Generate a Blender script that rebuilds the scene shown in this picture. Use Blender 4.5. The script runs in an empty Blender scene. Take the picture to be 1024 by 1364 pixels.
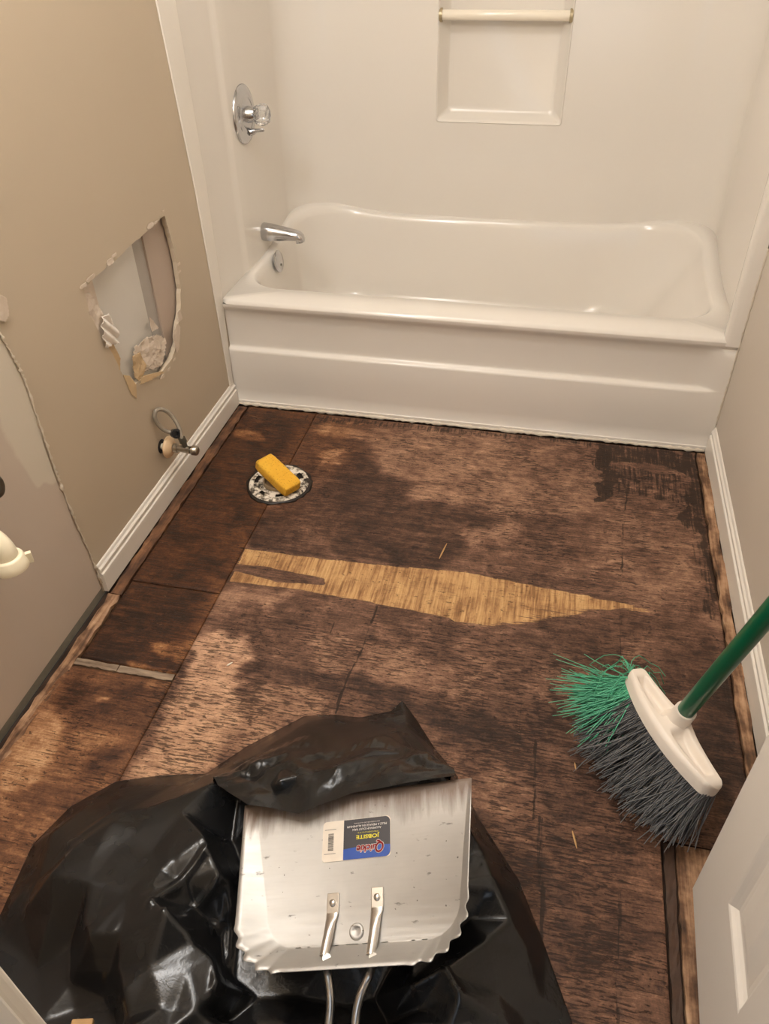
import bpy, bmesh, math, random
import numpy as np
from mathutils import Vector, Matrix, geometry

scene = bpy.context.scene
COL = scene.collection
random.seed(7)
rng = np.random.default_rng(7)

# ------------------------------------------------------------------ camera, world, lights, exposure
cam_d = bpy.data.cameras.new('camera')
cam = bpy.data.objects.new('camera', cam_d); COL.objects.link(cam)
cam_d.sensor_fit = 'VERTICAL'; cam_d.sensor_height = 24.0; cam_d.lens = 24.0 * 1033.459 / 1364.0
cam_d.clip_start = 0.02
cam.matrix_world = Matrix(((0.976412, -0.121696, 0.178355, 1.001863),
                           (0.215162, 0.617423, -0.756633, -2.105212),
                           (-0.018041, 0.77716, 0.629044, 1.354361), (0, 0, 0, 1)))
scene.camera = cam

world = bpy.data.worlds.new('world'); scene.world = world; world.use_nodes = True
world.node_tree.nodes['Background'].inputs['Color'].default_value = (1.0, 0.95, 0.9, 1)
world.node_tree.nodes['Background'].inputs['Strength'].default_value = 0.04

def add_light(name, kind, loc, energy, color, size=0.1, size_y=None, target=None):
    d = bpy.data.lights.new(name, kind); d.energy = energy; d.color = color
    if kind == 'AREA':
        d.size = size
        if size_y: d.shape = 'RECTANGLE'; d.size_y = size_y
    else:
        d.shadow_soft_size = size
    o = bpy.data.objects.new(name, d); COL.objects.link(o); o.location = loc
    if target is not None:
        o.rotation_euler = (Vector(target) - Vector(loc)).to_track_quat('-Z', 'Y').to_euler()
    return o
WARM = (1.0, 0.995, 0.995)
# two bulbs of the ceiling fixture in the middle of the bathroom, two more over the removed vanity
add_light('ceiling_bulb_light', 'POINT', (0.62, -0.72, 2.30), 11.5, WARM, 0.07)
add_light('ceiling_bulb_light', 'POINT', (0.36, -0.72, 2.30), 11.5, WARM, 0.07)
add_light('vanity_bulb_light', 'POINT', (0.16, -1.30, 2.02), 19, WARM, 0.06)
add_light('vanity_bulb_light', 'POINT', (0.16, -1.62, 2.02), 19, WARM, 0.06)
# cool fill light added in the hall behind the open door
add_light('hall_fill_light', 'AREA', (1.05, -3.1, 1.2), 5, (0.80, 0.88, 1.0), 0.7, 1.7, target=(1.02, 0, 1.1))

scene.view_settings.view_transform = 'Standard'
scene.view_settings.look = 'None'
scene.view_settings.gamma = 1.0
scene.view_settings.use_curve_mapping = False
scene.view_settings.exposure = 0.0

# ------------------------------------------------------------------ helpers
def srgb(r, g, b):
    f = lambda c: (c / 255.0 / 12.92) if c / 255.0 <= 0.04045 else ((c / 255.0 + 0.055) / 1.055) ** 2.4
    return (f(r), f(g), f(b), 1.0)

class NT:
    """small node-tree builder"""
    def __init__(self, name):
        self.m = bpy.data.materials.new(name); self.m.use_nodes = True
        self.t = self.m.node_tree; self.b = self.t.nodes['Principled BSDF']
    def n(self, typ, **kw):
        x = self.t.nodes.new(typ)
        for k, v in kw.items(): setattr(x, k, v)
        return x
    def link(self, a, b): self.t.links.new(a, b)
    def put(self, sock, v):
        if hasattr(v, 'is_output'): self.link(v, sock)
        else: sock.default_value = v
    def math(self, op, a, b=0.0, c=None, clamp=False):
        x = self.n('ShaderNodeMath', operation=op, use_clamp=clamp)
        self.put(x.inputs[0], a); self.put(x.inputs[1], b)
        if c is not None: self.put(x.inputs[2], c)
        return x.outputs[0]
    def mix(self, f, a, b, mode='MIX'):
        x = self.n('ShaderNodeMix', data_type='RGBA', blend_type=mode)
        self.put(x.inputs[0], f); self.put(x.inputs[6], a); self.put(x.inputs[7], b)
        return x.outputs[2]
    def coord(self, which='Object'): return self.n('ShaderNodeTexCoord').outputs[which]
    def map(self, vec, scale=(1, 1, 1), rot=(0, 0, 0), loc=(0, 0, 0)):
        x = self.n('ShaderNodeMapping'); self.link(vec, x.inputs[0])
        x.inputs['Scale'].default_value = scale; x.inputs['Rotation'].default_value = rot; x.inputs['Location'].default_value = loc
        return x.outputs[0]
    def noise(self, vec, scale=5.0, detail=4.0, rough=0.55, dist=0.0):
        x = self.n('ShaderNodeTexNoise'); self.link(vec, x.inputs['Vector'])
        x.inputs['Scale'].default_value = scale; x.inputs['Detail'].default_value = detail
        x.inputs['Roughness'].default_value = rough; x.inputs['Distortion'].default_value = dist
        return x.outputs[0]
    def ramp(self, f, stops, interp='LINEAR'):
        x = self.n('ShaderNodeValToRGB'); x.color_ramp.interpolation = interp
        e = x.color_ramp.elements
        while len(e) < len(stops): e.new(0.5)
        for el, (p, c) in zip(e, stops):
            el.position = p; el.color = c if hasattr(c, '__len__') else (c, c, c, 1)
        self.put(x.inputs[0], f); return x.outputs[0]
    def attr(self, name): return self.n('ShaderNodeAttribute', attribute_name=name).outputs['Fac']
    def bump(self, h, strength=0.3, dist=0.002):
        x = self.n('ShaderNodeBump'); x.inputs['Strength'].default_value = strength; x.inputs['Distance'].default_value = dist
        self.link(h, x.inputs['Height']); self.link(x.outputs[0], self.b.inputs['Normal'])
    def set(self, **kw):
        for k, v in kw.items(): self.put(self.b.inputs[k.replace('_', ' ')], v)
        return self

def simple(name, col, rough=0.5, metal=0.0, spec=0.5, var=0.06, vscale=8.0, bump=0.0, bscale=60.0, trans=0.0, ior=1.5, coat=0.0):
    k = NT(name); c = k.coord()
    nz = k.noise(c, vscale, 4)
    dark = tuple(x * (1 - var) for x in col[:3]) + (1,); lite = tuple(min(1, x * (1 + var)) for x in col[:3]) + (1,)
    k.set(Base_Color=k.mix(nz, dark, lite), Roughness=rough, Metallic=metal, IOR=ior)
    k.b.inputs['Specular IOR Level'].default_value = spec
    k.b.inputs['Transmission Weight'].default_value = trans
    k.b.inputs['Coat Weight'].default_value = coat
    if bump: k.bump(k.noise(c, bscale, 3), bump, 0.001)
    return k.m

def link(name, me, mat=None, parent=None, loc=None):
    o = bpy.data.objects.new(name, me); COL.objects.link(o)
    if mat is not None and me is not None:
        for m in (mat if isinstance(mat, (list, tuple)) else [mat]): me.materials.append(m)
    if parent is not None: o.parent = parent
    if loc is not None: o.location = loc
    return o

def empty(name, loc=(0, 0, 0)):
    o = bpy.data.objects.new(name, None); COL.objects.link(o); o.location = loc; o.empty_display_size = 0.05; return o

def tag(o, label=None, cat=None, group=None, kind=None):
    if label: o['label'] = label
    if cat: o['category'] = cat
    if group: o['group'] = group
    if kind: o['kind'] = kind
    return o

def mesh(name, vs, fs, smooth=True, angle=None):
    me = bpy.data.meshes.new(name); me.from_pydata([tuple(v) for v in vs], [], fs); me.update()
    bm = bmesh.new(); bm.from_mesh(me); bmesh.ops.recalc_face_normals(bm, faces=bm.faces); bm.to_mesh(me); bm.free()
    me.polygons.foreach_set('use_smooth', [smooth] * len(me.polygons))
    if smooth and angle is not None: me.set_sharp_from_angle(angle=math.radians(angle))
    return me

def rel(o_parent_loc, vs):
    p = Vector(o_parent_loc); return [Vector(v) - p for v in vs]

def tube(pts, rads, n=16, caps=True, up=(0, 0, 1)):
    """swept tube with a radius per point; returns verts, faces"""
    pts = [Vector(p) for p in pts]
    if not hasattr(rads, '__len__'): rads = [rads] * len(pts)
    vs, fs = [], []; prev = None
    for i, p in enumerate(pts):
        a = pts[max(i - 1, 0)]; b = pts[min(i + 1, len(pts) - 1)]
        d = (b - a); 
        if d.length < 1e-9: d = Vector((0, 0, 1))
        d.normalize()
        if prev is None:
            u = Vector(up); 
            if abs(u.dot(d)) > 0.95: u = Vector((1, 0, 0))
        else: u = prev
        u = (u - d * u.dot(d)).normalized(); v = d.cross(u); prev = u
        for k in range(n):
            t = 2 * math.pi * k / n
            vs.append(p + (u * math.cos(t) + v * math.sin(t)) * rads[i])
    for i in range(len(pts) - 1):
        for k in range(n):
            fs.append((i * n + k, i * n + (k + 1) % n, (i + 1) * n + (k + 1) % n, (i + 1) * n + k))
    if caps:
        fs.append(tuple(range(n - 1, -1, -1))); fs.append(tuple(range((len(pts) - 1) * n, len(pts) * n)))
    return vs, fs

def lathe(profile, origin, axis, n=40):
    """profile: list of (distance along axis, radius)"""
    ax = Vector(axis).normalized(); o = Vector(origin)
    return tube_axis(profile, o, ax, n)
def tube_axis(profile, o, ax, n):
    u = Vector((0, 0, 1)) if abs(ax.z) < 0.9 else Vector((1, 0, 0))
    u = (u - ax * u.dot(ax)).normalized(); v = ax.cross(u)
    vs, fs = [], []
    for d, r in profile:
        for k in range(n):
            t = 2 * math.pi * k / n; vs.append(o + ax * d + (u * math.cos(t) + v * math.sin(t)) * max(r, 1e-5))
    for i in range(len(profile) - 1):
        for k in range(n): fs.append((i * n + k, i * n + (k + 1) % n, (i + 1) * n + (k + 1) % n, (i + 1) * n + k))
    fs.append(tuple(range(n))); fs.append(tuple(range((len(profile) - 1) * n, len(profile) * n)))
    return vs, fs

def spline(pts, n=12):
    """Catmull-Rom through points"""
    P = [Vector(p) for p in pts]; P = [P[0] * 2 - P[1]] + P + [P[-1] * 2 - P[-2]]; out = []
    for i in range(1, len(P) - 2):
        for k in range(n):
            t = k / n; a, b, c, d = P[i - 1], P[i], P[i + 1], P[i + 2]
            out.append(0.5 * ((2 * b) + (c - a) * t + (2 * a - 5 * b + 4 * c - d) * t * t + (3 * b - a - 3 * c + d) * t ** 3))
    out.append(P[-2]); return out

def box(x0, x1, y0, y1, z0, z1):
    vs = [(x, y, z) for x in (x0, x1) for y in (y0, y1) for z in (z0, z1)]
    fs = [(0, 1, 3, 2), (4, 6, 7, 5), (0, 4, 5, 1), (2, 3, 7, 6), (0, 2, 6, 4), (1, 5, 7, 3)]
    return vs, fs

def bevel(o, w=0.003, seg=2, ang=40):
    m = o.modifiers.new('bevel', 'BEVEL'); m.width = w; m.segments = seg; m.limit_method = 'ANGLE'; m.angle_limit = math.radians(ang)
    return o

def prism(poly, ax, d0, d1):
    """polygon (list of 2-tuples) extruded along axis ax (0: x, poly is (y,z); 1: y, poly is (x,z); 2: z, poly is (x,y))"""
    def P(a, b, d): return {0: (d, a, b), 1: (a, d, b), 2: (a, b, d)}[ax]
    n = len(poly)
    vs = [P(a, b, d0) for a, b in poly] + [P(a, b, d1) for a, b in poly]
    fs = [tuple(range(n)), tuple(range(n, 2 * n))] + [(i, (i + 1) % n, n + (i + 1) % n, n + i) for i in range(n)]
    return vs, fs

# numpy value noise -------------------------------------------------
def vnoise(x, y, seed=0):
    xi = np.floor(x).astype(np.int64); yi = np.floor(y).astype(np.int64); fx = x - xi; fy = y - yi
    def h(a, b):
        k = (a * 374761393 + b * 668265263 + seed * 1442695041) & 0x7fffffff
        k = ((k ^ (k >> 13)) * 1274126177) & 0x7fffffff
        return ((k ^ (k >> 16)) & 0xffff) / 65535.0
    sx = fx * fx * (3 - 2 * fx); sy = fy * fy * (3 - 2 * fy)
    a = h(xi, yi) * (1 - sx) + h(xi + 1, yi) * sx
    b = h(xi, yi + 1) * (1 - sx) + h(xi + 1, yi + 1) * sx
    return a * (1 - sy) + b * sy
def fbm(x, y, seed=0, oct=4):
    s = 0; a = 0.5; t = 0
    for o in range(oct):
        s = s + a * vnoise(x * 2 ** o, y * 2 ** o, seed + o * 17); t += a; a *= 0.55
    return s / t
def sstep(a, b, x):
    t = np.clip((x - a) / (b - a), 0, 1); return t * t * (3 - 2 * t)
def sdist(X, Y, poly):
    """signed distance to polygon, positive inside"""
    P = np.array(poly, float); Q = np.roll(P, -1, 0); d = np.full(X.shape, 1e9); ins = np.zeros(X.shape, bool)
    for (ax, ay), (bx, by) in zip(P, Q):
        ex, ey = bx - ax, by - ay; L = ex * ex + ey * ey + 1e-12
        t = np.clip(((X - ax) * ex + (Y - ay) * ey) / L, 0, 1)
        d = np.minimum(d, np.hypot(X - ax - t * ex, Y - ay - t * ey))
        c = ((ay > Y) != (by > Y)) & (X < (bx - ax) * (Y - ay) / (by - ay + 1e-12) + ax); ins ^= c
    return np.where(ins, d, -d)
def ldist(X, Y, pts):
    d = np.full(X.shape, 1e9)
    for (ax, ay), (bx, by) in zip(pts[:-1], pts[1:]):
        ex, ey = bx - ax, by - ay; L = ex * ex + ey * ey + 1e-12
        t = np.clip(((X - ax) * ex + (Y - ay) * ey) / L, 0, 1); d = np.minimum(d, np.hypot(X - ax - t * ex, Y - ay - t * ey))
    return d
def grid_faces(nx, ny, mask=None):
    i = np.arange(nx - 1)[:, None]; j = np.arange(ny - 1)[None, :]
    a = (i * ny + j); q = np.stack([a, a + ny, a + ny + 1, a + 1], -1)
    if mask is not None:
        ok = mask[:-1, :-1] & mask[1:, :-1] & mask[1:, 1:] & mask[:-1, 1:]; q = q[ok]
    return q.reshape(-1, 4)
def np_mesh(name, V, Fq, attrs=None, smooth=True):
    """quads mesh from numpy, dropping unused verts"""
    used = np.unique(Fq); remap = np.full(len(V), -1); remap[used] = np.arange(len(used)); V = V[used]; Fq = remap[Fq]
    me = bpy.data.meshes.new(name); me.vertices.add(len(V)); me.vertices.foreach_set('co', V.astype(np.float32).ravel())
    me.loops.add(Fq.size); me.loops.foreach_set('vertex_index', Fq.astype(np.int32).ravel())
    me.polygons.add(len(Fq)); me.polygons.foreach_set('loop_start', np.arange(0, Fq.size, 4, dtype=np.int32))
    me.polygons.foreach_set('use_smooth', [smooth] * len(Fq))
    me.update(calc_edges=True)
    for k, a in (attrs or {}).items():
        at = me.attributes.new(k, 'FLOAT', 'POINT'); at.data.foreach_set('value', a.ravel()[used].astype(np.float32))
    return me

# ------------------------------------------------------------------ materials
W = 1.52; YB = 0.82; HT = 2.44; YF = -2.0
M = {}
def wall_paint(name, col, dirt=0.05):
    k = NT(name); c = k.coord()
    n1 = k.noise(c, 2.5, 3); n2 = k.noise(c, 40, 3)
    b = k.mix(n1, tuple(x * 0.95 for x in col[:3]) + (1,), tuple(min(1, x * 1.04) for x in col[:3]) + (1,))
    k.set(Base_Color=b, Roughness=0.55); k.b.inputs['Specular IOR Level'].default_value = 0.35
    k.bump(k.noise(c, 180, 2), 0.12, 0.001); return k.m
M['beige'] = wall_paint('beige_paint', srgb(196, 180, 157))
M['right_paint'] = wall_paint('pale_beige_paint', srgb(206, 195, 181))
M['ceiling'] = wall_paint('ceiling_paint', srgb(228, 224, 216))
M['acrylic'] = simple('white_acrylic', srgb(228, 221, 211), 0.16, var=0.02, vscale=3, spec=0.5)
M['trim'] = simple('white_trim_paint', srgb(234, 227, 216), 0.35, var=0.03, vscale=10)
M['door'] = simple('white_door_paint', srgb(230, 222, 212), 0.45, var=0.02, vscale=6, bump=0.08, bscale=90)
M['chrome'] = simple('chrome', (0.56, 0.56, 0.57, 1), 0.16, 1.0, var=0.02)
M['clear'] = simple('clear_acrylic', (0.97, 0.97, 0.97, 1), 0.05, trans=0.95, ior=1.46, var=0.0)
M['pvc'] = simple('cream_pvc', srgb(240, 228, 200), 0.3, var=0.03)
M['dark_metal'] = simple('tarnished_metal', (0.16, 0.15, 0.12, 1), 0.4, 0.8, var=0.2, vscale=40)
M['brass'] = simple('worn_chrome', (0.42, 0.38, 0.32, 1), 0.28, 1.0, var=0.25, vscale=60)
M['hose'] = simple('braided_grey_hose', srgb(150, 140, 125), 0.4, 0.3, var=0.1, vscale=120)
M['black_rubber'] = simple('black_plastic', (0.012, 0.012, 0.014, 1), 0.35)
M['caulk'] = simple('dirty_white_caulk', srgb(214, 202, 184), 0.6, var=0.22, vscale=35, bump=0.4, bscale=120)
M['broom_white'] = simple('white_plastic', srgb(238, 226, 212), 0.38, var=0.05, vscale=14)
M['green_metal'] = simple('green_enamel', srgb(10, 92, 62), 0.28, var=0.1, vscale=20, coat=0.2)
M['bristle_green'] = simple('green_bristles', srgb(84, 172, 134), 0.45, var=0.3, vscale=60)
M['bristle_grey'] = simple('grey_bristles', srgb(92, 91, 91), 0.45, var=0.55, vscale=60)
M['rod'] = simple('steel_rod', (0.62, 0.59, 0.55, 1), 0.28, 1.0, var=0.15, vscale=60)
M['paper'] = simple('torn_drywall_paper', srgb(214, 198, 180), 0.7, var=0.1, vscale=50, bump=0.3)
M['kraft'] = simple('tan_kraft_paper', srgb(206, 178, 138), 0.75, var=0.12, vscale=50, bump=0.3)
M['greenboard'] = simple('green_drywall_edge', srgb(128, 122, 108), 0.8, var=0.2, vscale=80)
M['lightwood'] = simple('pale_wood', srgb(190, 150, 100), 0.7, var=0.15, vscale=60)

def floor_mat():
    k = NT('stained_plywood'); c = k.coord()
    D = k.attr('dark'); Yl = k.attr('bare'); Bk = k.attr('rot'); Or = k.attr('varnish'); Pk = k.attr('flake')
    sub = lambda n, a: k.math('MULTIPLY', k.math('SUBTRACT', n, 0.5), a)
    gx = k.noise(k.map(c, (5, 70, 1)), 1.0, 7, 0.66)                     # long grain along x
    gx2 = k.noise(k.map(c, (20, 240, 1), loc=(3, 7, 0)), 1.0, 5, 0.7)
    gy = k.noise(k.map(c, (150, 8, 1), loc=(1, 4, 0)), 1.0, 6, 0.68)       # grain along y on the bare strip
    gyw = k.noise(k.map(c, (75, 7, 1), loc=(11, 2, 0)), 1.0, 4, 0.6)
    blot = k.noise(c, 11, 8, 0.68, 0.8)
    mott = k.noise(k.map(c, (30, 48, 1)), 1.0, 7, 0.72, 0.5)
    fine = k.noise(c, 190, 4, 0.7)
    d = D
    for n, a in ((gx, 0.70), (gx2, 0.62), (blot, 0.95), (mott, 0.75), (fine, 0.45)): d = k.math('ADD', d, sub(n, a))
    d = k.math('MAXIMUM', k.math('MINIMUM', d, 1.0), 0.0)
    pink = k.ramp(d, [(0.0, srgb(206, 164, 132)), (0.22, srgb(168, 130, 104)), (0.5, srgb(120, 88, 70)), (0.75, srgb(80, 56, 43)), (1.0, srgb(46, 31, 23))])
    oran = k.ramp(d, [(0.0, srgb(200, 156, 112)), (0.25, srgb(152, 106, 68)), (0.5, srgb(112, 72, 43)), (0.75, srgb(78, 47, 27)), (1.0, srgb(42, 26, 16))])
    col = k.mix(Or, pink, oran)
    # short dark dashes torn out of the veneer, in uneven clusters, and specks of every size
    clus = sub(k.noise(c, 9, 4, 0.6), 0.34)
    fl = k.noise(k.map(c, (34, 230, 1), loc=(9, 2, 0)), 1.0, 5, 0.62, 0.3)
    fl = k.ramp(k.math('ADD', k.math('ADD', fl, clus), k.math('MULTIPLY', Pk, 0.07)), [(0.585, 0.0), (0.635, 1.0)])
    ck = k.noise(k.map(c, (6, 250, 1), loc=(2, 9, 0)), 1.0, 3, 0.55)
    ck = k.math('MULTIPLY', k.ramp(k.math('ADD', ck, clus), [(0.635, 0.0), (0.675, 1.0)]), 0.9)
    sp = k.ramp(k.math('ADD', k.noise(k.map(c, (62, 90, 1), loc=(5, 5, 0)), 1.0, 4, 0.6), k.math('MULTIPLY', clus, 0.6)), [(0.625, 0.0), (0.665, 1.0)])
    fleck = k.math('MAXIMUM', k.math('MAXIMUM', fl, sp), ck)
    col = k.mix(k.math('MULTIPLY', fleck, 0.74), col, srgb(36, 23, 16))
    lt = k.ramp(k.noise(k.map(c, (40, 170, 1), loc=(17, 3, 0)), 1.0, 5, 0.65), [(0.66, 0.0), (0.74, 0.5)])
    col = k.mix(lt, col, srgb(178, 142, 116))
    # bare yellow under-veneer, its own grain across the strip
    yb = k.math('ADD', k.math('MULTIPLY', gy, 0.55), k.math('ADD', k.math('MULTIPLY', gyw, 0.3), k.math('MULTIPLY', blot, 0.42)))
    ycol = k.ramp(yb, [(0.46, srgb(214, 176, 124)), (0.60, srgb(194, 152, 102)), (0.69, srgb(156, 114, 74)), (0.82, srgb(98, 68, 44))])
    ycol = k.mix(k.math('MULTIPLY', k.math('MAXIMUM', sp, k.math('MULTIPLY', fl, 0.4)), 0.6), ycol, srgb(66, 44, 28))
    ym = k.ramp(k.math('ADD', Yl, k.math('ADD', k.math('MULTIPLY', sub(gx2, 1.0), 0.9), sub(gx, 0.9))), [(0.47, 0.0), (0.53, 1.0)])
    col = k.mix(ym, col, ycol)
    # black rot, streaked along the exposed fibres
    rn = k.math('ADD', Bk, k.math('ADD', sub(mott, 0.7), k.math('ADD', sub(gy, 1.0), sub(gyw, 0.9))))
    rm = k.math('MULTIPLY', k.ramp(rn, [(0.46, 0.0), (0.66, 1.0)]), k.ramp(Bk, [(0.1, 0.0), (0.3, 1.0)]))
    col = k.mix(k.math('MULTIPLY', rm, 0.84), col, srgb(40, 28, 20))
    k.set(Base_Color=col, Roughness=k.ramp(d, [(0.0, 0.78), (1.0, 0.50)]))
    k.b.inputs['Specular IOR Level'].default_value = 0.3
    h = k.math('SUBTRACT', k.math('ADD', gx2, k.math('ADD', k.math('MULTIPLY', gx, 0.7), k.math('MULTIPLY', fine, 0.3))), fleck)
    k.bump(h, 0.5, 0.0018)
    return k.m
M['floor'] = floor_mat()
def subfloor_mat():
    k = NT('dark_gap_dirt'); c = k.coord()
    k.set(Base_Color=k.mix(k.noise(c, 40, 4), srgb(30, 20, 13), srgb(74, 52, 36)), Roughness=0.9); return k.m
M['gap'] = subfloor_mat()

def filler_mat():
    k = NT('grey_seam_filler'); c = k.coord()
    n = k.noise(k.map(c, (12, 70, 1)), 1.0, 5, 0.6)
    k.set(Base_Color=k.ramp(n, [(0.3, srgb(84, 66, 52)), (0.5, srgb(140, 120, 100)), (0.7, srgb(170, 150, 126))]), Roughness=0.8)
    k.bump(n, 0.4, 0.002); return k.m
M['filler'] = filler_mat()
def edge_wood_mat(name, stops):
    k = NT(name); c = k.coord()
    n = k.noise(k.map(c, (60, 5, 1)), 1.0, 6, 0.65); b = k.noise(c, 16, 5, 0.6)
    v = k.math('ADD', k.math('MULTIPLY', n, 0.6), k.math('MULTIPLY', b, 0.55))
    k.set(Base_Color=k.ramp(v, stops), Roughness=0.75)
    k.bump(n, 0.4, 0.002); return k.m
M['edge_wood'] = edge_wood_mat('weathered_edge_board', [(0.38, srgb(204, 170, 136)), (0.52, srgb(168, 130, 98)), (0.62, srgb(112, 80, 56)), (0.74, srgb(50, 35, 24))])
M['brown_wood'] = edge_wood_mat('brown_edge_board', [(0.36, srgb(164, 120, 82)), (0.50, srgb(120, 82, 54)), (0.62, srgb(84, 55, 35)), (0.74, srgb(46, 30, 20))])

M['dark_wood'] = simple('dark_stained_board', srgb(70, 48, 33), 0.7, var=0.5, vscale=45, bump=0.4)
def bare_wall_mat():
    """unpainted strip of wall where the vanity stood: greyish beige, with a pale skim-coat patch (attribute 'skim')"""
    k = NT('old_vanity_wall_paint'); c = k.coord()
    n = k.noise(c, 3, 4)
    base = k.mix(n, srgb(196, 180, 164), srgb(207, 192, 176))
    sk = k.ramp(k.math('ADD', k.attr('skim'), k.math('MULTIPLY', k.math('SUBTRACT', k.noise(c, 22, 4), 0.5), 0.25)), [(0.42, 0.0), (0.62, 1.0)])
    base = k.mix(k.math('MULTIPLY', sk, 0.85), base, srgb(214, 204, 186))
    scr = k.ramp(k.noise(k.map(c, (1, 30, 260), rot=(0.6, 0, 0)), 1.0, 3, 0.5), [(0.66, 0.0), (0.72, 1.0)])
    scr = k.math('MULTIPLY', scr, k.ramp(k.noise(c, 5, 2), [(0.5, 0.0), (0.65, 0.5)]))
    base = k.mix(scr, base, srgb(222, 210, 194))
    k.set(Base_Color=base, Roughness=0.6); k.b.inputs['Specular IOR Level'].default_value = 0.3
    k.bump(k.noise(c, 160, 2), 0.1, 0.001); return k.m
M['bare_wall'] = bare_wall_mat()

def bag_mat():
    k = NT('black_bag_film'); c = k.coord()
    n = k.noise(c, 60, 4, 0.6, 0.5)
    k.set(Base_Color=(0.010, 0.010, 0.0105, 1), Roughness=k.ramp(k.noise(c, 9, 3), [(0.3, 0.17), (0.7, 0.34)]), IOR=1.5)
    k.b.inputs['Specular IOR Level'].default_value = 0.55
    k.bump(k.math('ADD', n, k.math('MULTIPLY', k.noise(c, 240, 3, 0.6), 0.3)), 0.16, 0.004); return k.m
M['bag'] = bag_mat()

def pan_mat():
    k = NT('scuffed_aluminium'); c = k.coord()          # local x along the lip, y towards the back
    n = k.noise(c, 9, 5, 0.6); fine = k.noise(k.map(c, (20, 240, 20)), 1.0, 4, 0.6)
    col = k.mix(n, (0.46, 0.45, 0.43, 1), (0.62, 0.60, 0.57, 1))
    sx = k.n('ShaderNodeSeparateXYZ'); k.link(c, sx.inputs[0])
    # brown dirt smeared along the front lip
    lip = k.math('SUBTRACT', 1.0, k.math('DIVIDE', sx.outputs[1], -0.075), clamp=True)
    st = k.noise(k.map(c, (75, 7, 1)), 1.0, 5, 0.65)
    dm = k.ramp(k.math('ADD', lip, k.math('MULTIPLY', k.math('SUBTRACT', st, 0.5), 0.9)), [(0.34, 0.0), (0.85, 0.85)])
    col = k.mix(dm, col, srgb(104, 78, 58))
    sc = k.ramp(k.noise(k.map(c, (30, 75, 1), rot=(0, 0, -0.75)), 1.0, 4, 0.6), [(0.65, 0.0), (0.71, 0.6)])
    col = k.mix(sc, col, srgb(70, 64, 58))
    spk = k.ramp(k.noise(c, 120, 2, 0.5), [(0.74, 0.0), (0.77, 0.8)])
    col = k.mix(spk, col, srgb(60, 50, 42))
    k.set(Base_Color=col, Metallic=k.math('SUBTRACT', 0.92, dm), Roughness=k.math('ADD', 0.44, k.math('MULTIPLY', fine, 0.22)))
    k.bump(fine, 0.06, 0.001); return k.m
M['pan'] = pan_mat()

def sponge_mat():
    k = NT('yellow_sponge'); c = k.coord()
    v = k.n('ShaderNodeTexVoronoi'); k.link(c, v.inputs['Vector']); v.inputs['Scale'].default_value = 170
    pore = k.ramp(v.outputs['Distance'], [(0.12, 1.0), (0.32, 0.0)])
    n = k.noise(c, 30, 4)
    col = k.mix(n, srgb(222, 158, 36), srgb(240, 190, 66))
    col = k.mix(k.math('MULTIPLY', pore, 0.5), col, srgb(150, 96, 20))
    dirt = k.ramp(k.noise(c, 24, 5, 0.6), [(0.62, 0.0), (0.74, 0.7)])
    col = k.mix(dirt, col, srgb(110, 84, 36))
    k.set(Base_Color=col, Roughness=0.9); k.bump(pore, -0.5, 0.002); return k.m
M['sponge'] = sponge_mat()

def flange_mat():
    k = NT('dirty_white_flange'); c = k.coord()
    n = k.noise(c, 55, 5, 0.65, 0.4)
    k.set(Base_Color=k.ramp(n, [(0.40, srgb(40, 32, 25)), (0.47, srgb(150, 138, 120)), (0.55, srgb(232, 222, 206))]), Roughness=0.6)
    k.bump(n, 0.3, 0.002); return k.m
M['flange'] = flange_mat()

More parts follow.
